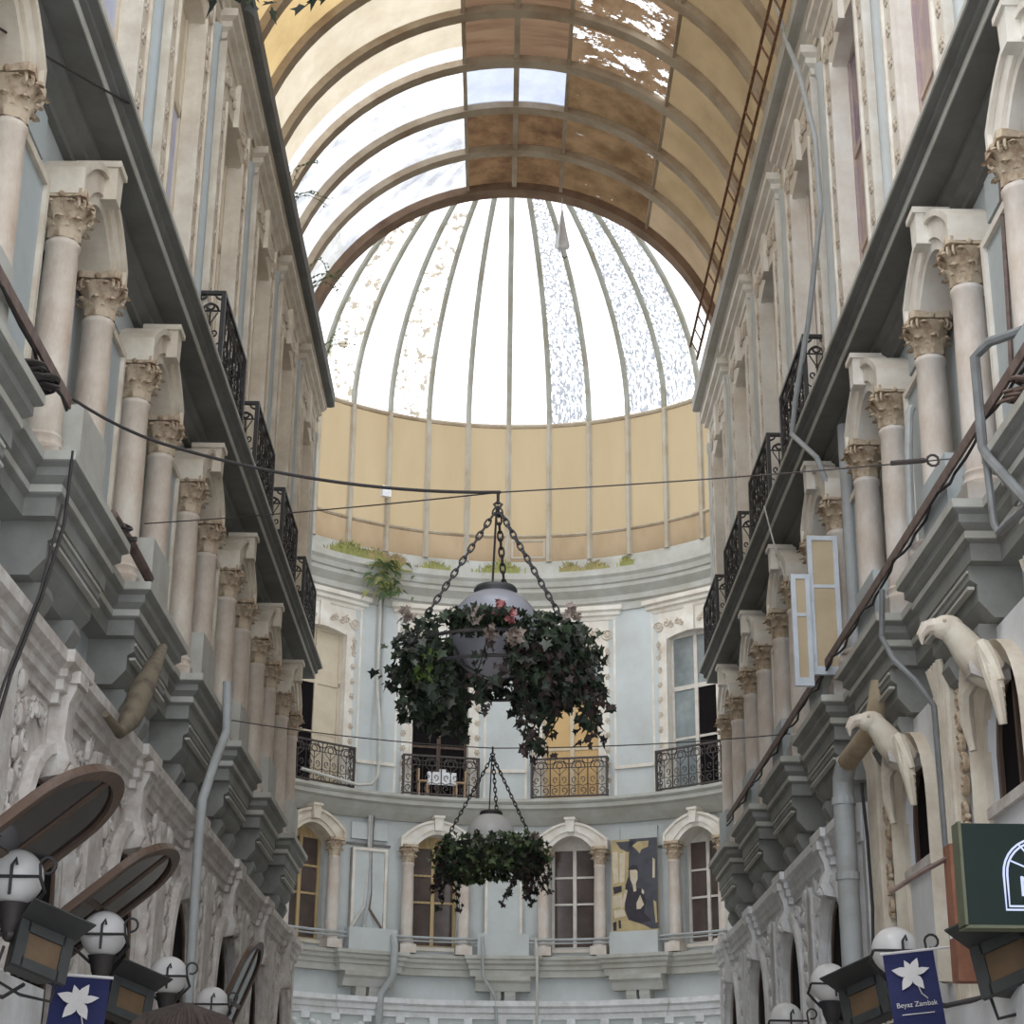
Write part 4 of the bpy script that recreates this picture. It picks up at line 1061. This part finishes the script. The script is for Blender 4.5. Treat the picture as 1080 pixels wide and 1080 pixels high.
for i, (y, lb) in enumerate(((15.6, 'crumpled white plastic bag on the right ledge between the first two parapet blocks'), (19.2, 'crumpled white plastic bag on the right ledge farther along, under the slim drainpipe'))):
    b = MB(); b.ball((0, 0, 0), (.13, .26, .17), 22, 16); rnd = random.Random(20+i)
    b.v = [(x*(1+.35*sin(9*y_+3*z)+rnd.uniform(-.12, .12)), y_*(1+.25*sin(11*z+5*x)), z*(1+.3*sin(8*y_+x*7))+.16) for x, y_, z in b.v]
    tag(b.build('plastic_bag', BAG, None, True, (3.72, y, 6.9)), lb, 'plastic bag')
# open casement leaves on the right
cs = empty('casement_window', (3.78, 20.1, 7.1)); tag(cs, 'bluish white casement leaves with tan panels swung out from the right wall', 'window casement')
for nm, x0, x1, z0, z1, dy in (('wide_leaf', 3.42, 3.78, 7.15, 8.85, 0), ('narrow_leaf', 3.20, 3.42, 7.0, 8.35, -.05)):
    f = MB(); y = dy; w = .055; x0 -= 3.78; x1 -= 3.78; z0 -= 7.1; z1 -= 7.1
    f.box(x0, x0+w, y-.03, y+.03, z0, z1); f.box(x1-w, x1, y-.03, y+.03, z0, z1); f.box(x0+w, x1-w, y-.028, y+.028, z1-w, z1-.001); f.box(x0+w, x1-w, y-.028, y+.028, z0+.001, z0+.1); f.box(x0+w, x1-w, y-.02, y+.02, z0+(z1-z0)*.62, z0+(z1-z0)*.62+.04)
    o = f.build(nm, SASHW, cs)
    p = MB(); p.box(x0+.03, x1-.03, y-.01, y+.01, z0+.05, z1-.03); p.build('panel', TANBOARD, o)

# ------------------------------------------------------------------ globe wall lamps, floodlights, banners
def make_globe(r):
    t = empty('globe_lamp')         # local x towards the passage, origin at globe centre
    g = MB(); g.ball((0, 0, 0), r, 28, 18); g.build('globe', OPAL, t, True)
    c = MB(); c.lathe([(.05, -r-.16), (.075, -r-.10), (.09, -r-.03), (.11, -r+.015), (.06, -r+.03)], 14); c.ball((0, 0, -r-.17), .05, 8, 6); c.build('fitting', IRON, t, True)
    s = MB(); q = r+.012
    s.tube([(x, -q*.96, -.02) for x in (-q*1.05, q*1.05)], .011, 5)
    s.tube([(q*1.05, -q*.9, -.02), (q*1.15, -q*.5, -.1), (q*.9, -.05, -r*.8), (.08, 0, -r-.04)], .012, 5)
    s.tube([(-q*1.05, -q*.9, -.02), (-q*1.15, -q*.5, -.1), (-q*.9, -.05, -r*.8), (-.08, 0, -r-.04)], .012, 5)
    s.tube([(q*1.05, -q*.9, -.02)]+[(q*1.05+.04+.05*cos(a), -q*.9, .05+.05*sin(a)) for a in [pi+.4-k*.55 for k in range(11)]], .010, 5)
    s.tube([(.02, -q, -.13), (.02, -q*1.0, .05), (.045, -q, .09), (.05, -q, .05)], .011, 5)
    s.build('scroll_bracket', IRON, t, True)
    a = MB(); a.tube([(0, 0, -r-.15), (-.25, 0, -r-.22), (-.57, 0, -r-.12)], .022, 6); a.build('arm', IRON, t)
    return t
G = make_globe(.175); first = True
for i, y in enumerate((11.3, 14.0, 16.9, 19.6)):
    o = G if first else copy_tree(G); first = False
    o.location = (-3.18, y, 3.36); tag(o, 'white globe lamp in a scrolled iron bracket, %s from the camera along the left wall' % ORD[i], 'wall lamp', 'globe lamps on scrolled brackets')
for i, (y, z) in enumerate(((14.8, 3.40), (17.8, 3.45), (20.6, 3.34))):
    o = copy_tree(G); o.location = (3.02, y, z); o.rotation_euler = (0, 0, pi); o.scale = (1.08, -1.08, 1.08) if False else (1.08,)*3
    tag(o, 'white globe lamp in a scrolled iron bracket, %s from the camera along the right wall' % ORD[i], 'wall lamp', 'globe lamps on scrolled brackets')
    for ch in o.children:      # the curled arm faces the camera on this side too
        if ch.name.startswith('scroll_bracket'): ch.rotation_euler = (0, 0, pi)
        if ch.name.startswith('arm'): ch.scale.x = 1.4 if y < 19 else 1.18
def make_flood():
    t = empty('floodlight')         # lens looks along local -y
    h = MB(); vs = [(-.26, -.10, -.20), (.26, -.10, -.20), (.26, -.10, .20), (-.26, -.10, .20), (-.19, .20, -.14), (.19, .20, -.14), (.19, .20, .14), (-.19, .20, .14)]
    h.add(vs, [(0, 1, 2, 3), (4, 5, 6, 7), (0, 1, 5, 4), (1, 2, 6, 5), (2, 3, 7, 6), (3, 0, 4, 7)])
    for (x0, x1, z0, z1) in ((-.29, -.18, -.23, .23), (.18, .29, -.23, .23), (-.2, .2, .13, .23), (-.2, .2, -.23, -.13)): h.box(x0, x1, -.14, -.09, z0, z1)
    for k in range(5): h.box(-.15+.07*k, -.135+.07*k, .14, .26, -.12, .12)
    HO_ = h.build('housing', LAMPBOX, t)
    l = MB(); l.box(-.185, .185, -.118, -.105, -.135, .135); l.build('lens', LENS, HO_)
    v = MB(); v.add([(-.3, -.12, .23), (.3, -.12, .23), (.34, -.40, .30), (-.34, -.40, .30), (-.3, -.12, .245), (.3, -.12, .245), (.34, -.40, .315), (-.34, -.40, .315)], [(0, 1, 2, 3), (4, 5, 6, 7), (0, 1, 5, 4), (1, 2, 6, 5), (2, 3, 7, 6), (3, 0, 4, 7)]); v.build('visor', LAMPBOX, HO_)
    y = MB(); y.tube([(-.31, .05, 0), (-.31, .12, -.3), (0, .14, -.34), (.31, .12, -.3), (.31, .05, 0)], .016, 5); y.build('yoke', IRON, t)
    return t
FL = make_flood(); first = True
for loc, rot, sc_, lb in (((-3.02, 11.35, 2.89), (radians(-16), radians(16), radians(40)), .66, 'black floodlight with amber lens, nearest on the left wall'),
                     ((-3.02, 14.2, 2.86), (radians(-16), radians(16), radians(40)), .66, 'black floodlight with amber lens, beside the second left globe lamp'),
                     ((3.36, 12.6, 3.04), (radians(-16), radians(-18), radians(-40)), .85, 'black floodlight with amber lens under the green sign'),
                     ((3.16, 16.6, 3.14), (radians(-16), radians(-18), radians(-40)), .82, 'black floodlight with amber lens behind the right-hand banner')):
    o = FL if first else copy_tree(FL); first = False
    o.location = loc; o.rotation_euler = rot; o.scale = (sc_,)*3
    sx = 1 if loc[0] > 0 else -1; k = ((3.75 if sx < 0 else 3.89)-abs(loc[0]))/sc_/1.35; b = MB(); b.tube([(0, .1, -.25), (sx*.05, .45*k, -.3), (sx*.45*k, .9*k, -.2), (sx*.75*k, 1.2*k, -.15)], .02, 6); b.build('arm', IRON, o); tag(o, lb, 'floodlight', 'amber floodlights on the walls')
def textmesh(txt, size, name, mat, parent, loc, rot=(pi/2, 0, 0)):
    cu = bpy.data.curves.new(name, 'FONT'); cu.body = txt; cu.size = size; cu.align_x = 'CENTER'; cu.extrude = .002
    tmp = bpy.data.objects.new('tmp', cu); COL.objects.link(tmp); bpy.context.view_layer.update()
    me = bpy.data.meshes.new_from_object(tmp.evaluated_get(bpy.context.evaluated_depsgraph_get())); bpy.data.objects.remove(tmp)
    me.materials.clear(); me.materials.append(mat)
    o = bpy.data.objects.new(name, me); COL.objects.link(o); o.parent = parent; o.location = loc; o.rotation_euler = rot
    return o
def make_banner(loc, rz, tilt, label, sc_):
    t = empty('banner', loc); t.rotation_euler = (0, radians(tilt), rz); t.scale = (sc_,)*3
    w, h = .19, .62
    b = MB(); n = 8
    for i in range(n):
        z0, z1 = -h*i/n, -h*(i+1)/n; y0, y1 = .012*sin(i*.9), .012*sin((i+1)*.9)
        b.add([(-w, y0-.004, z0), (w, y0-.004, z0), (w, y1-.004, z1), (-w, y1-.004, z1), (-w, y0+.004, z0), (w, y0+.004, z0), (w, y1+.004, z1), (-w, y1+.004, z1)],
              [(0, 1, 2, 3), (4, 5, 6, 7), (0, 3, 7, 4), (1, 2, 6, 5)]+([(0, 1, 5, 4)] if i == 0 else [])+([(2, 3, 7, 6)] if i == n-1 else []))
    CL_ = b.build('cloth', NAVY, t)
    r = MB(); sd = 1 if loc[0] > 0 else -1; r.tube([(-sd*(w+.02), 0, .005), (sd*(w+(.55 if sd < 0 else .77)), 0, .005)], .011, 6); r.build('rod', BANW, t)
    f = MB(); cx, cz = .0, -.16
    for k, (a, L, wd) in enumerate(((165, .15, .036), (112, .11, .026), (62, .125, .032), (12, .14, .026), (-58, .14, .036), (-128, .145, .036))):
        a = radians(a); d = (cos(a), sin(a)); p = (-d[1], d[0])
        poly = [(cx+d[0]*L*u+p[0]*wd*v, cz+d[1]*L*u+p[1]*wd*v) for u, v in ((-.1, .2), (.2, .7), (.42, 1), (.62, .85), (.82, .42), (1, 0), (.82, -.42), (.62, -.85), (.42, -1), (.2, -.7), (-.1, -.2))]
        f.prism(poly, -.022-.001*k, -.016-.001*k, 'y')
    f.tube([(cx+.02, -.02, cz-.05), (cx+.05, -.02, cz-.15), (cx+.09, -.02, cz-.19)], .004, 4)
    f.build('lily_emblem', BANW, CL_)
    textmesh('Beyaz Zambak', .052, 'lettering', BANW, CL_, (0, -.024, -.40))
    for k, L in enumerate((.12, .10, .07)):
        q = MB(); q.box(-L, L, -.024, -.018, -.455-.04*k, -.449-.04*k)
        if k < 1: q.build('small_print', BANW, CL_)
    return tag(t, label, 'banner', 'navy banners with a white lily')
make_banner((-2.98, 12.5, 2.89), radians(4), 3, 'navy banner with a white lily hanging below the left globe lamps', 1.0)
make_banner((2.92, 13.9, 3.28), radians(-6), -6, 'navy banner with a white lily hanging below the nearest right globe lamp', 1.0)
# green box sign with a neon arch
sg = empty('box_sign', (3.4, 12.0, 3.2)); tag(sg, 'dark green box sign with a glowing white arch at the right edge', 'sign')
sg.location.x = 3.41; b = MB(); b.box(-.51, .45, -.0, .16, .03, .70); PN_ = b.build('panel', GREEN, sg)
b = MB(); b.box(-.525, -.505, -.015, .17, .02, .71); b.box(-.525, .46, -.015, .17, .01, .03); b.build('edge', SIGNED, sg)
for i, (hw, zz) in enumerate(((.245, .13), (.222, .153))):
    b = MB(); hh = .60-.023*i
    pts = [(.0-hw, -.012, zz), (.0-hw, -.012, .36)]+[(.0-hw*cos(q), -.012, .36+(hh-.36)*sin(q)) for q in [pi*k/16 for k in range(1, 16)]]+[(.0+hw, -.012, .36), (.0+hw, -.012, zz)]
    b.tube(pts, .0075, 6, closed=True); b.build('neon_arch', NEON, PN_)
b = MB()
for p, q in (((-.19, .45), (-.05, .39)), ((-.13, .56), (-.04, .45)), ((.0, .40), (.0, .57))): b.tube([(p[0], -.01, p[1]), (q[0], -.01, q[1])], .006, 5)
b.build('neon_rays', NEON, PN_)
textmesh('M', .19, 'lettering', NEON, PN_, (-.075, -.01, .22))
b = MB(); b.box(.4, .52, .02, .14, .3, .42); b.build('wall_bracket', IRON, sg)
# terracotta box, rod and strip below the sign
b = MB(); b.box(3.12, 3.895, 13.2, 13.4, 3.0, 3.98); tag(b.build('terracotta_box', TERRA), 'terracotta coloured box between the banner and the green sign', 'box')
cable([(2.72, 13.45, 3.66), (2.95, 13.4, 3.80), (3.2, 13.3, 3.93), (3.3, 13.3, 3.94)], .02, BROWNBAR, 'rod', 'brown rod reaching from the terracotta box over the right banner', 'rod')
b = MB(); b.prism([(3.0, 3.25), (3.0, 3.31), (3.9, 3.75), (3.9, 3.69)], 12.85, 12.9, 'y'); tag(b.build('bracket_bar', PLAIN), 'pale slanted bar behind the right floodlight', 'bar')
t = empty(nextname('trim')); struct(t)
b = MB(); b.box(3.35, 3.9, 5, 15.6, 2.2, 2.9); b.build('shop_canopy', PLAIN, t); b = MB(); b.box(3.3, 3.9, 5, 15.6, 2.12, 2.22); b.build('canopy_edge', TERRA, t)
t = empty(nextname('trim')); struct(t)
b = MB(); b.box(-3.75, -3.35, 5, 13.0, 2.3, 2.85); b.build('shop_canopy', LACEW, t)

# ------------------------------------------------------------------ poster on the pier of the end wall
po = empty('poster'); place(po, 'A', 26.5, 3.865, 7.12); tag(po, 'sepia poster of a dark seated figure on the end wall pier', 'poster')
b = MB(); W, H = .60, 2.42
def pp(poly, k, mi): b.prism([(-(x-.5)*2*W, (1-z)*H) for x, z in poly], .03+.002*k, .032+.002*k, 'y', mi)
b.box(-W, W, -.02, .032, 0, H, 1)
pp([(.40, .0), (1, 0), (1, .90), (.86, .90), (.70, .86), (.40, .80), (.36, .5), (.38, .2)], 1, 0)
pp([(.10, .02), (.5, .02), (.46, .10), (.36, .13), (.2, .09)], 1, 0); pp([(.46, .07), (.58, .03), (.82, .03), (.80, .09), (.66, .11), (.62, .15), (.55, .11)], 2, 1)
pp([(.02, .12), (.14, .12), (.15, .42), (.04, .44)], 2, 2); pp([(.18, .14), (.30, .13), (.28, .42), (.18, .43)], 2, 2)
pp([(.30, .46), (.38, .36), (.42, .48), (.66, .50), (.74, .62), (.70, .74), (.86, .82), (.60, .84), (.36, .80), (.28, .70)], 3, 3)
pp([(.40, .32), (.44, .28), (.52, .28), (.57, .33), (.57, .40), (.52, .46), (.46, .46), (.41, .40)], 4, 2); pp([(.36, .30), (.46, .26), (.56, .27), (.60, .34), (.54, .31), (.42, .31)], 5, 3)
pp([(.46, .45), (.53, .45), (.54, .52), (.48, .53)], 5, 2)
pp([(.30, .50), (.35, .51), (.27, .67), (.20, .69), (.20, .66)], 5, 2); pp([(.54, .64), (.62, .56), (.70, .66), (.62, .70), (.54, .70)], 5, 2); pp([(.66, .5), (.71, .53), (.69, .56), (.65, .54)], 5, 2)
pp([(.02, .56), (.22, .54), (.24, .66), (.04, .68)], 2, 2); pp([(.03, .47), (.22, .46), (.22, .52), (.05, .54)], 3, 3); pp([(.04, .70), (.26, .69), (.30, .76), (.06, .78)], 3, 2); pp([(.02, .82), (.10, .81), (.10, .90), (.03, .90)], 3, 3); pp([(.14, .80), (.19, .80), (.20, .88), (.15, .88)], 3, 3)
pp([(.90, .2), (.95, .22), (.94, .40), (.89, .40)], 3, 2); pp([(.9, .62), (.96, .64), (.98, .84), (.94, .84)], 3, 1)
b.build('printed_sheet', [POST1, POST2, POST3, POST4], po)

# ------------------------------------------------------------------ table and chairs in the open doorway of the end wall
tb = empty('table'); place(tb, 'A', -13.3, 3.74, ZM+.02); tag(tb, 'white-clothed table behind the balcony railing left of centre', 'table')
b = MB(); b.box(-.36, .36, .03, .19, .52, .60); b.box(-.36, .36, .17, .185, .28, .56); b.box(-.1, .06, .06, .16, .6, .68); b.build('tablecloth', LINEN, tb)
for x in (-.32, .32):
    b = MB(); b.box(x-.02, x+.02, .06, .12, 0, .53); b.build('leg', CHAIRW, tb)
for s, w in ((-1, 'right'), (1, 'left')):
    c = empty('chair'); place(c, 'A', -13.3-s*4.0, 3.74, ZM+.02); tag(c, 'tan wooden chair at the %s of the white-clothed table' % w, 'chair')
    b = MB(); b.box(-.12, .12, .02, .2, .34, .38); b.build('seat', CHAIRW, c)
    for x in (-.1, .1):
        for y in (.04, .18):
            b = MB(); b.box(x-.015, x+.015, y-.015, y+.015, 0, .34); b.build('leg', CHAIRW, c)
    b = MB(); b.box(s*.12-.02, s*.12+.02, .02, .2, .36, .66); b.build('backrest', CHAIRW, c)

# ------------------------------------------------------------------ weeds and creepers
def weed(loc, w, h, n, mat, label, seed, blades=True, dirv=(1, 0)):
    rnd = random.Random(seed); b = MB(); b.tube([(w*q*dirv[0], w*q*dirv[1], -.02) for q in (-.95, -.5, 0, .5, .95)], [.012, .04, .05, .04, .012], 6)
    for i in range(n):
        u = rnd.gauss(0, .45)*w; x, y = u*dirv[0]+rnd.uniform(-.06, .06), u*dirv[1]+rnd.uniform(-.06, .06); hh = h*rnd.uniform(.4, 1)*(1-.5*min(1, abs(u)/w))
        dx, dy = rnd.uniform(-.5, .5)*hh, rnd.uniform(-.5, .2)*hh; wd = .012+.01*rnd.random()
        b.add([(x-wd, y, -.02), (x+wd, y, -.02), (x+dx*.5+wd, y+dy*.5, hh*.7), (x+dx*.5-wd, y+dy*.5, hh*.7), (x+dx*1.2, y+dy*1.2, hh*.95)], [(0, 1, 2, 3), (3, 2, 4)], i % 2)
        if not blades: leaf(b, (x+dx, y+dy, hh*.7), .06, rnd, i % 2, 0)
    return tag(b.build('weed_tuft', mat, None, False, loc), label, 'weeds', 'weeds growing on the ledge under the dome')
for i, (d, w, h, n, m, lb) in enumerate(((-36, .55, .38, 130, [WEED, WEED], 'green weed tuft on the dome ledge at the far left'), (-29.5, .6, .30, 120, [WEED, WEEDD], 'mixed green and dry weeds on the dome ledge, left, above the cables'),
        (-25, .3, .28, 60, [WEEDD, WEEDD], 'dry reddish weed tuft on the dome ledge left of the chain'), (-16, .35, .22, 60, [WEED, WEED], 'low green weeds on the dome ledge left of the planter chains'),
        (-1.5, .5, .34, 90, [WEED, WEED], 'green weeds on the dome ledge straight behind the planter chains'), (14, .28, .26, 50, [WEED, WEEDD], 'sparse weeds on the dome ledge right of the chains'),
        (19.5, .35, .24, 60, [WEEDD, WEED], 'dry weeds on the dome ledge right of centre'), (26.5, .2, .26, 40, [WEED, WEED], 'small green weed tuft on the dome ledge at the right'))):
    t = radians(d); weed((RX+6.76*sin(t), RYC+6.76*cos(t), 16.46), w, h*1.25, n*2, m, lb, 40+i, True, (cos(t), -sin(t)))
t = radians(-26.6); rnd = random.Random(77); b = MB()
for i in range(170):
    q = rnd.gauss(0, .28); z = rnd.uniform(-.75, .2); b.T = None
    px, py = RX+6.66*sin(t)+q*cos(t), RYC+6.66*cos(t)-q*sin(t)+rnd.uniform(-.1, .05)
    a = rnd.uniform(-.3, .3); b.add([(px-.02, py, z), (px+.02, py, z), (px+a, py-.1, z-.32*rnd.random()), (px+a*.6-.02, py-.12, z-.05)], [(0, 1, 3), (1, 2, 3)], i % 2)
b.tube([(RX+6.66*sin(t)+q*cos(t), RYC+6.66*cos(t)-q*sin(t), -.05) for q in (-.6, -.3, 0, .3, .6)], .03, 5)
tag(b.build('hanging_weed', [WEED, WEEDG], None, False, (0, 0, 16.35)), 'bushy green weed hanging from the ledge over the end wall cables', 'weeds')
for i, (y, n, lb) in enumerate(((24.6, 60, 'wispy creeper on the left eave, nearest of the three'), (27.5, 90, 'wispy creeper on the left eave in front of the dome edge'), (30.3, 60, 'wispy creeper on the left eave, farthest of the three'))):
    rnd = random.Random(60+i); b = MB()
    for k in range(5):
        p = Vector((0, rnd.uniform(-.5, .5), 0)); pts = [p.copy()]; d = Vector((rnd.uniform(.1, .6), rnd.uniform(-.5, .5), rnd.uniform(.3, 1))).normalized()
        for j in range(9):
            d = (d+Vector((rnd.uniform(-.2, .45), rnd.uniform(-.4, .4), rnd.uniform(-.5, .3)))).normalized(); p = p+d*.07; pts.append(p.copy())
            for _ in range(max(1, n//45)): leaf(b, p+Vector((rnd.uniform(-.04, .04),)*3), .05, rnd, 0, .1)
        b.tube(pts, .006, 4, 0)
    tag(b.build('creeper', WEEDG, None, False, (-3.52, y, 16.1)), lb, 'creeper', 'creepers on the left eave')

# closed parasol-shaped white lantern hung at the mouth of the dome, small lamp on the drum
um = empty('closed_parasol', (.95, YE-.05, 19.3)); tag(um, 'closed white parasol hanging point-up before the glass dome', 'parasol')
b = MB(); b.lathe([(.012, .95), (.03, .8), (.075, .45), (.13, .12), (.115, .05)], 12); b.v = [(x*(1+.18*cos(6*atan2(y, x))), y*(1+.18*cos(6*atan2(y, x))), z) for x, y, z in b.v]; b.build('canopy', LINEN, um, True)
b = MB(); b.tube([(0, 0, -.12), (0, 0, 1.75)], .012, 6); b.build('pole', PIPE, um)
b = MB(); b.tube([(0, 0, -.12), (.05, 0, -.17), (.09, 0, -.12)], .014, 6); b.build('handle', LAMPBOX, um)
t = radians(-28.3); b = MB(); b.box(-.12, .12, 0, .14, -.14, .14); b.box(-.03, .03, -.12, .0, -.04, .04); tag(b.build('drum_spotlight', [LINEN], None, False, (RX+6.74*sin(t), RYC+6.74*cos(t), 18.35), (0, 0, pi-t)), 'small white square spotlight on the left of the tan drum', 'spotlight')

# ------------------------------------------------------------------ person whose hair shows at the bottom edge
def person():
    # continuous body grown from a skeleton with the skin modifier
    J = {'pelvis': (0, 0, .96, .13), 'waist': (0, 0, 1.12, .12), 'chest': (0, .01, 1.33, .145), 'neckb': (0, 0, 1.48, .075), 'neck': (0, -.01, 1.55, .055), 'head0': (0, .01, 1.63, .075),
         'shL': (-.17, 0, 1.43, .065), 'elL': (-.24, -.03, 1.15, .045), 'wrL': (-.23, .07, .91, .03), 'haL': (-.23, .1, .84, .028),
         'shR': (.17, 0, 1.43, .065), 'elR': (.24, -.03, 1.15, .045), 'wrR': (.23, .07, .91, .03), 'haR': (.23, .1, .84, .028),
         'hiL': (-.058, 0, .88, .10), 'knL': (-.11, .02, .48, .06), 'anL': (-.11, -.02, .09, .042), 'toL': (-.12, .15, .04, .035),
         'hiR': (.095, 0, .88, .10), 'knR': (.11, .02, .48, .06), 'anR': (.11, -.02, .09, .042), 'toR': (.12, .15, .04, .035)}
    E = [('pelvis', 'waist'), ('waist', 'chest'), ('chest', 'neckb'), ('neckb', 'neck'), ('neck', 'head0'), ('chest', 'shL'), ('shL', 'elL'), ('elL', 'wrL'), ('wrL', 'haL'), ('chest', 'shR'), ('shR', 'elR'), ('elR', 'wrR'), ('wrR', 'haR'),
         ('pelvis', 'hiL'), ('hiL', 'knL'), ('knL', 'anL'), ('anL', 'toL'), ('pelvis', 'hiR'), ('hiR', 'knR'), ('knR', 'anR'), ('anR', 'toR')]
    V = dict(J)
    for s, h in ((-1, 'haL'), (1, 'haR')):
        for k in range(5):
            a = 'f%d%s' % (k, h); x = J[h][0]; L = (.05, .075, .08, .075, .06)[k]
            if k == 0: V[a+'1'] = (x-s*.03, .135, .83, .011); V[a+'2'] = (x-s*.035, .155, .79, .009)
            else: V[a+'1'] = (x+s*.0, .075+.018*k, .80, .010); V[a+'2'] = (x-s*.008, .078+.018*k, .80-L*.6, .009); V[a+'3'] = (x-s*.022, .08+.018*k, .80-L, .008)
            E.append((h, a+'1')); E.append((a+'1', a+'2'))
            if k: E.append((a+'2', a+'3'))
    names = list(V); me = bpy.data.meshes.new('body'); me.from_pydata([V[n][:3] for n in names], [(names.index(a), names.index(b)) for a, b in E], [])
    ob = bpy.data.objects.new('body', me); COL.objects.link(ob)
    sk = ob.modifiers.new('skin', 'SKIN'); sk.use_smooth_shade = True
    for i, n in enumerate(names):
        r = V[n][3]; me.skin_vertices[0].data[i].radius = (r, r)
        me.skin_vertices[0].data[i].use_root = n == 'pelvis'
    ss = ob.modifiers.new('sub', 'SUBSURF'); ss.levels = 1; ss.render_levels = 1
    bpy.context.view_layer.update()
    m2 = bpy.data.meshes.new_from_object(ob.evaluated_get(bpy.context.evaluated_depsgraph_get())); bpy.data.objects.remove(ob)
    # head joined to the body mesh
    bm = bmesh.new(); bm.from_mesh(m2); hd = MB(); hd.ball((0, .015, 1.665), (.078, .098, .118), 24, 16)
    for s in (-1, 1): hd.ball((s*.08, .0, 1.655), (.014, .026, .034), 8, 6)
    hd.tube([(0, .10, 1.68), (0, .125, 1.645), (0, .112, 1.632)], [.012, .017, .010], 8)
    hd.tube([(-.025, .103, 1.602), (0, .108, 1.60), (.025, .103, 1.602)], .007, 6)
    for s in (-1, 1): hd.ball((s*.032, .098, 1.675), (.013, .009, .008), 8, 6)
    vs = [bm.verts.new(v) for v in hd.v]
    for f in hd.f: bm.faces.new([vs[i] for i in f])
    bm.to_mesh(m2); bm.free()
    for m in (SKIN, JACKET, TROUSER): m2.materials.append(m)
    for p in m2.polygons:
        p.use_smooth = True; z = p.center.z; x = abs(p.center.x); d = 0
        if z < .98 and x < .19: d = 2
        elif .90 < z < 1.50: d = 1
        p.material_index = d
    root = empty('person', (-.55, 2.22, 0)); root.rotation_euler = (0, 0, 0)
    o = bpy.data.objects.new('body', m2); COL.objects.link(o); o.parent = root
    h = MB(); h.ball((0, -.012, 1.70), (.104, .118, .108), 36, 20); rnd = random.Random(9)
    h.v = [(x*(1+.03*sin(38*atan2(x, y+.012))), y if y < .07 else .07+(y-.07)*.5, z if z > 1.62 else 1.62+(z-1.62)*1.0) for x, y, z in h.v]
    for k in range(150):
        a = rnd.uniform(0, 2*pi)
        if abs(a-pi/2) < .7: continue
        p = [(.105*sin(q)*cos(a), -.012+.12*sin(q)*sin(a), 1.70+.112*cos(q)) for q in (.05, .5, 1.0, 1.5)]
        p.append((.112*cos(a), -.012+.125*sin(a), 1.58)); h.tube(p, .0055, 4)
    h.build('hair', HAIR, root, True)
    tag(root, 'person with dark brown hair seen from behind at the bottom left edge', 'person')
    root.scale = (.94, .94, .99)
    return root
person()

# ------------------------------------------------------------------ world, camera
w = bpy.data.worlds.new('overcast_sky'); SC.world = w; w.use_nodes = True; nt = w.node_tree; nt.nodes.clear()
out = nt.nodes.new('ShaderNodeOutputWorld'); bg = nt.nodes.new('ShaderNodeBackground')
tc = nt.nodes.new('ShaderNodeTexCoord'); nz = nt.nodes.new('ShaderNodeTexNoise'); nz.inputs['Scale'].default_value = 2.5; nz.inputs['Detail'].default_value = 4
nt.links.new(tc.outputs['Generated'], nz.inputs['Vector'])
rp_ = nt.nodes.new('ShaderNodeValToRGB'); rp_.color_ramp.elements[0].color = (.86, .93, 1, 1); rp_.color_ramp.elements[1].color = (.95, .97, 1, 1)
nt.links.new(nz.outputs['Fac'], rp_.inputs['Fac']); nt.links.new(rp_.outputs['Color'], bg.inputs['Color']); bg.inputs['Strength'].default_value = 1.0
nt.links.new(bg.outputs[0], out.inputs[0])
sl = bpy.data.lights.new('right_side_fill', 'SUN'); sl.energy = .5; sl.angle = radians(40); sl.color = (1, .96, .9)  # soft sun added from the left to brighten the right side, sky is overcast
so = bpy.data.objects.new('right_side_fill', sl); COL.objects.link(so); so.rotation_euler = (radians(12), radians(-38), 0)
cd = bpy.data.cameras.new('camera'); cam = bpy.data.objects.new('camera', cd); COL.objects.link(cam)
cd.sensor_width = 36; cd.lens = 36*1900/1080; cd.clip_end = 500; cd.clip_start = .05
cam.matrix_world = Matrix(((.99991, -.01208, -.00496, -.18), (-.00887, -.35003, -.9367, 0), (.00958, .93666, -.35011, 1.6), (0, 0, 0, 1)))
SC.camera = cam
SC.view_settings.view_transform = 'Standard'; SC.view_settings.look = 'None'; SC.view_settings.gamma = 1; SC.view_settings.use_curve_mapping = False
SC.view_settings.exposure = 1.48
SC.cycles.transparent_max_bounces = 16; SC.cycles.max_bounces = 8; SC.cycles.diffuse_bounces = 5
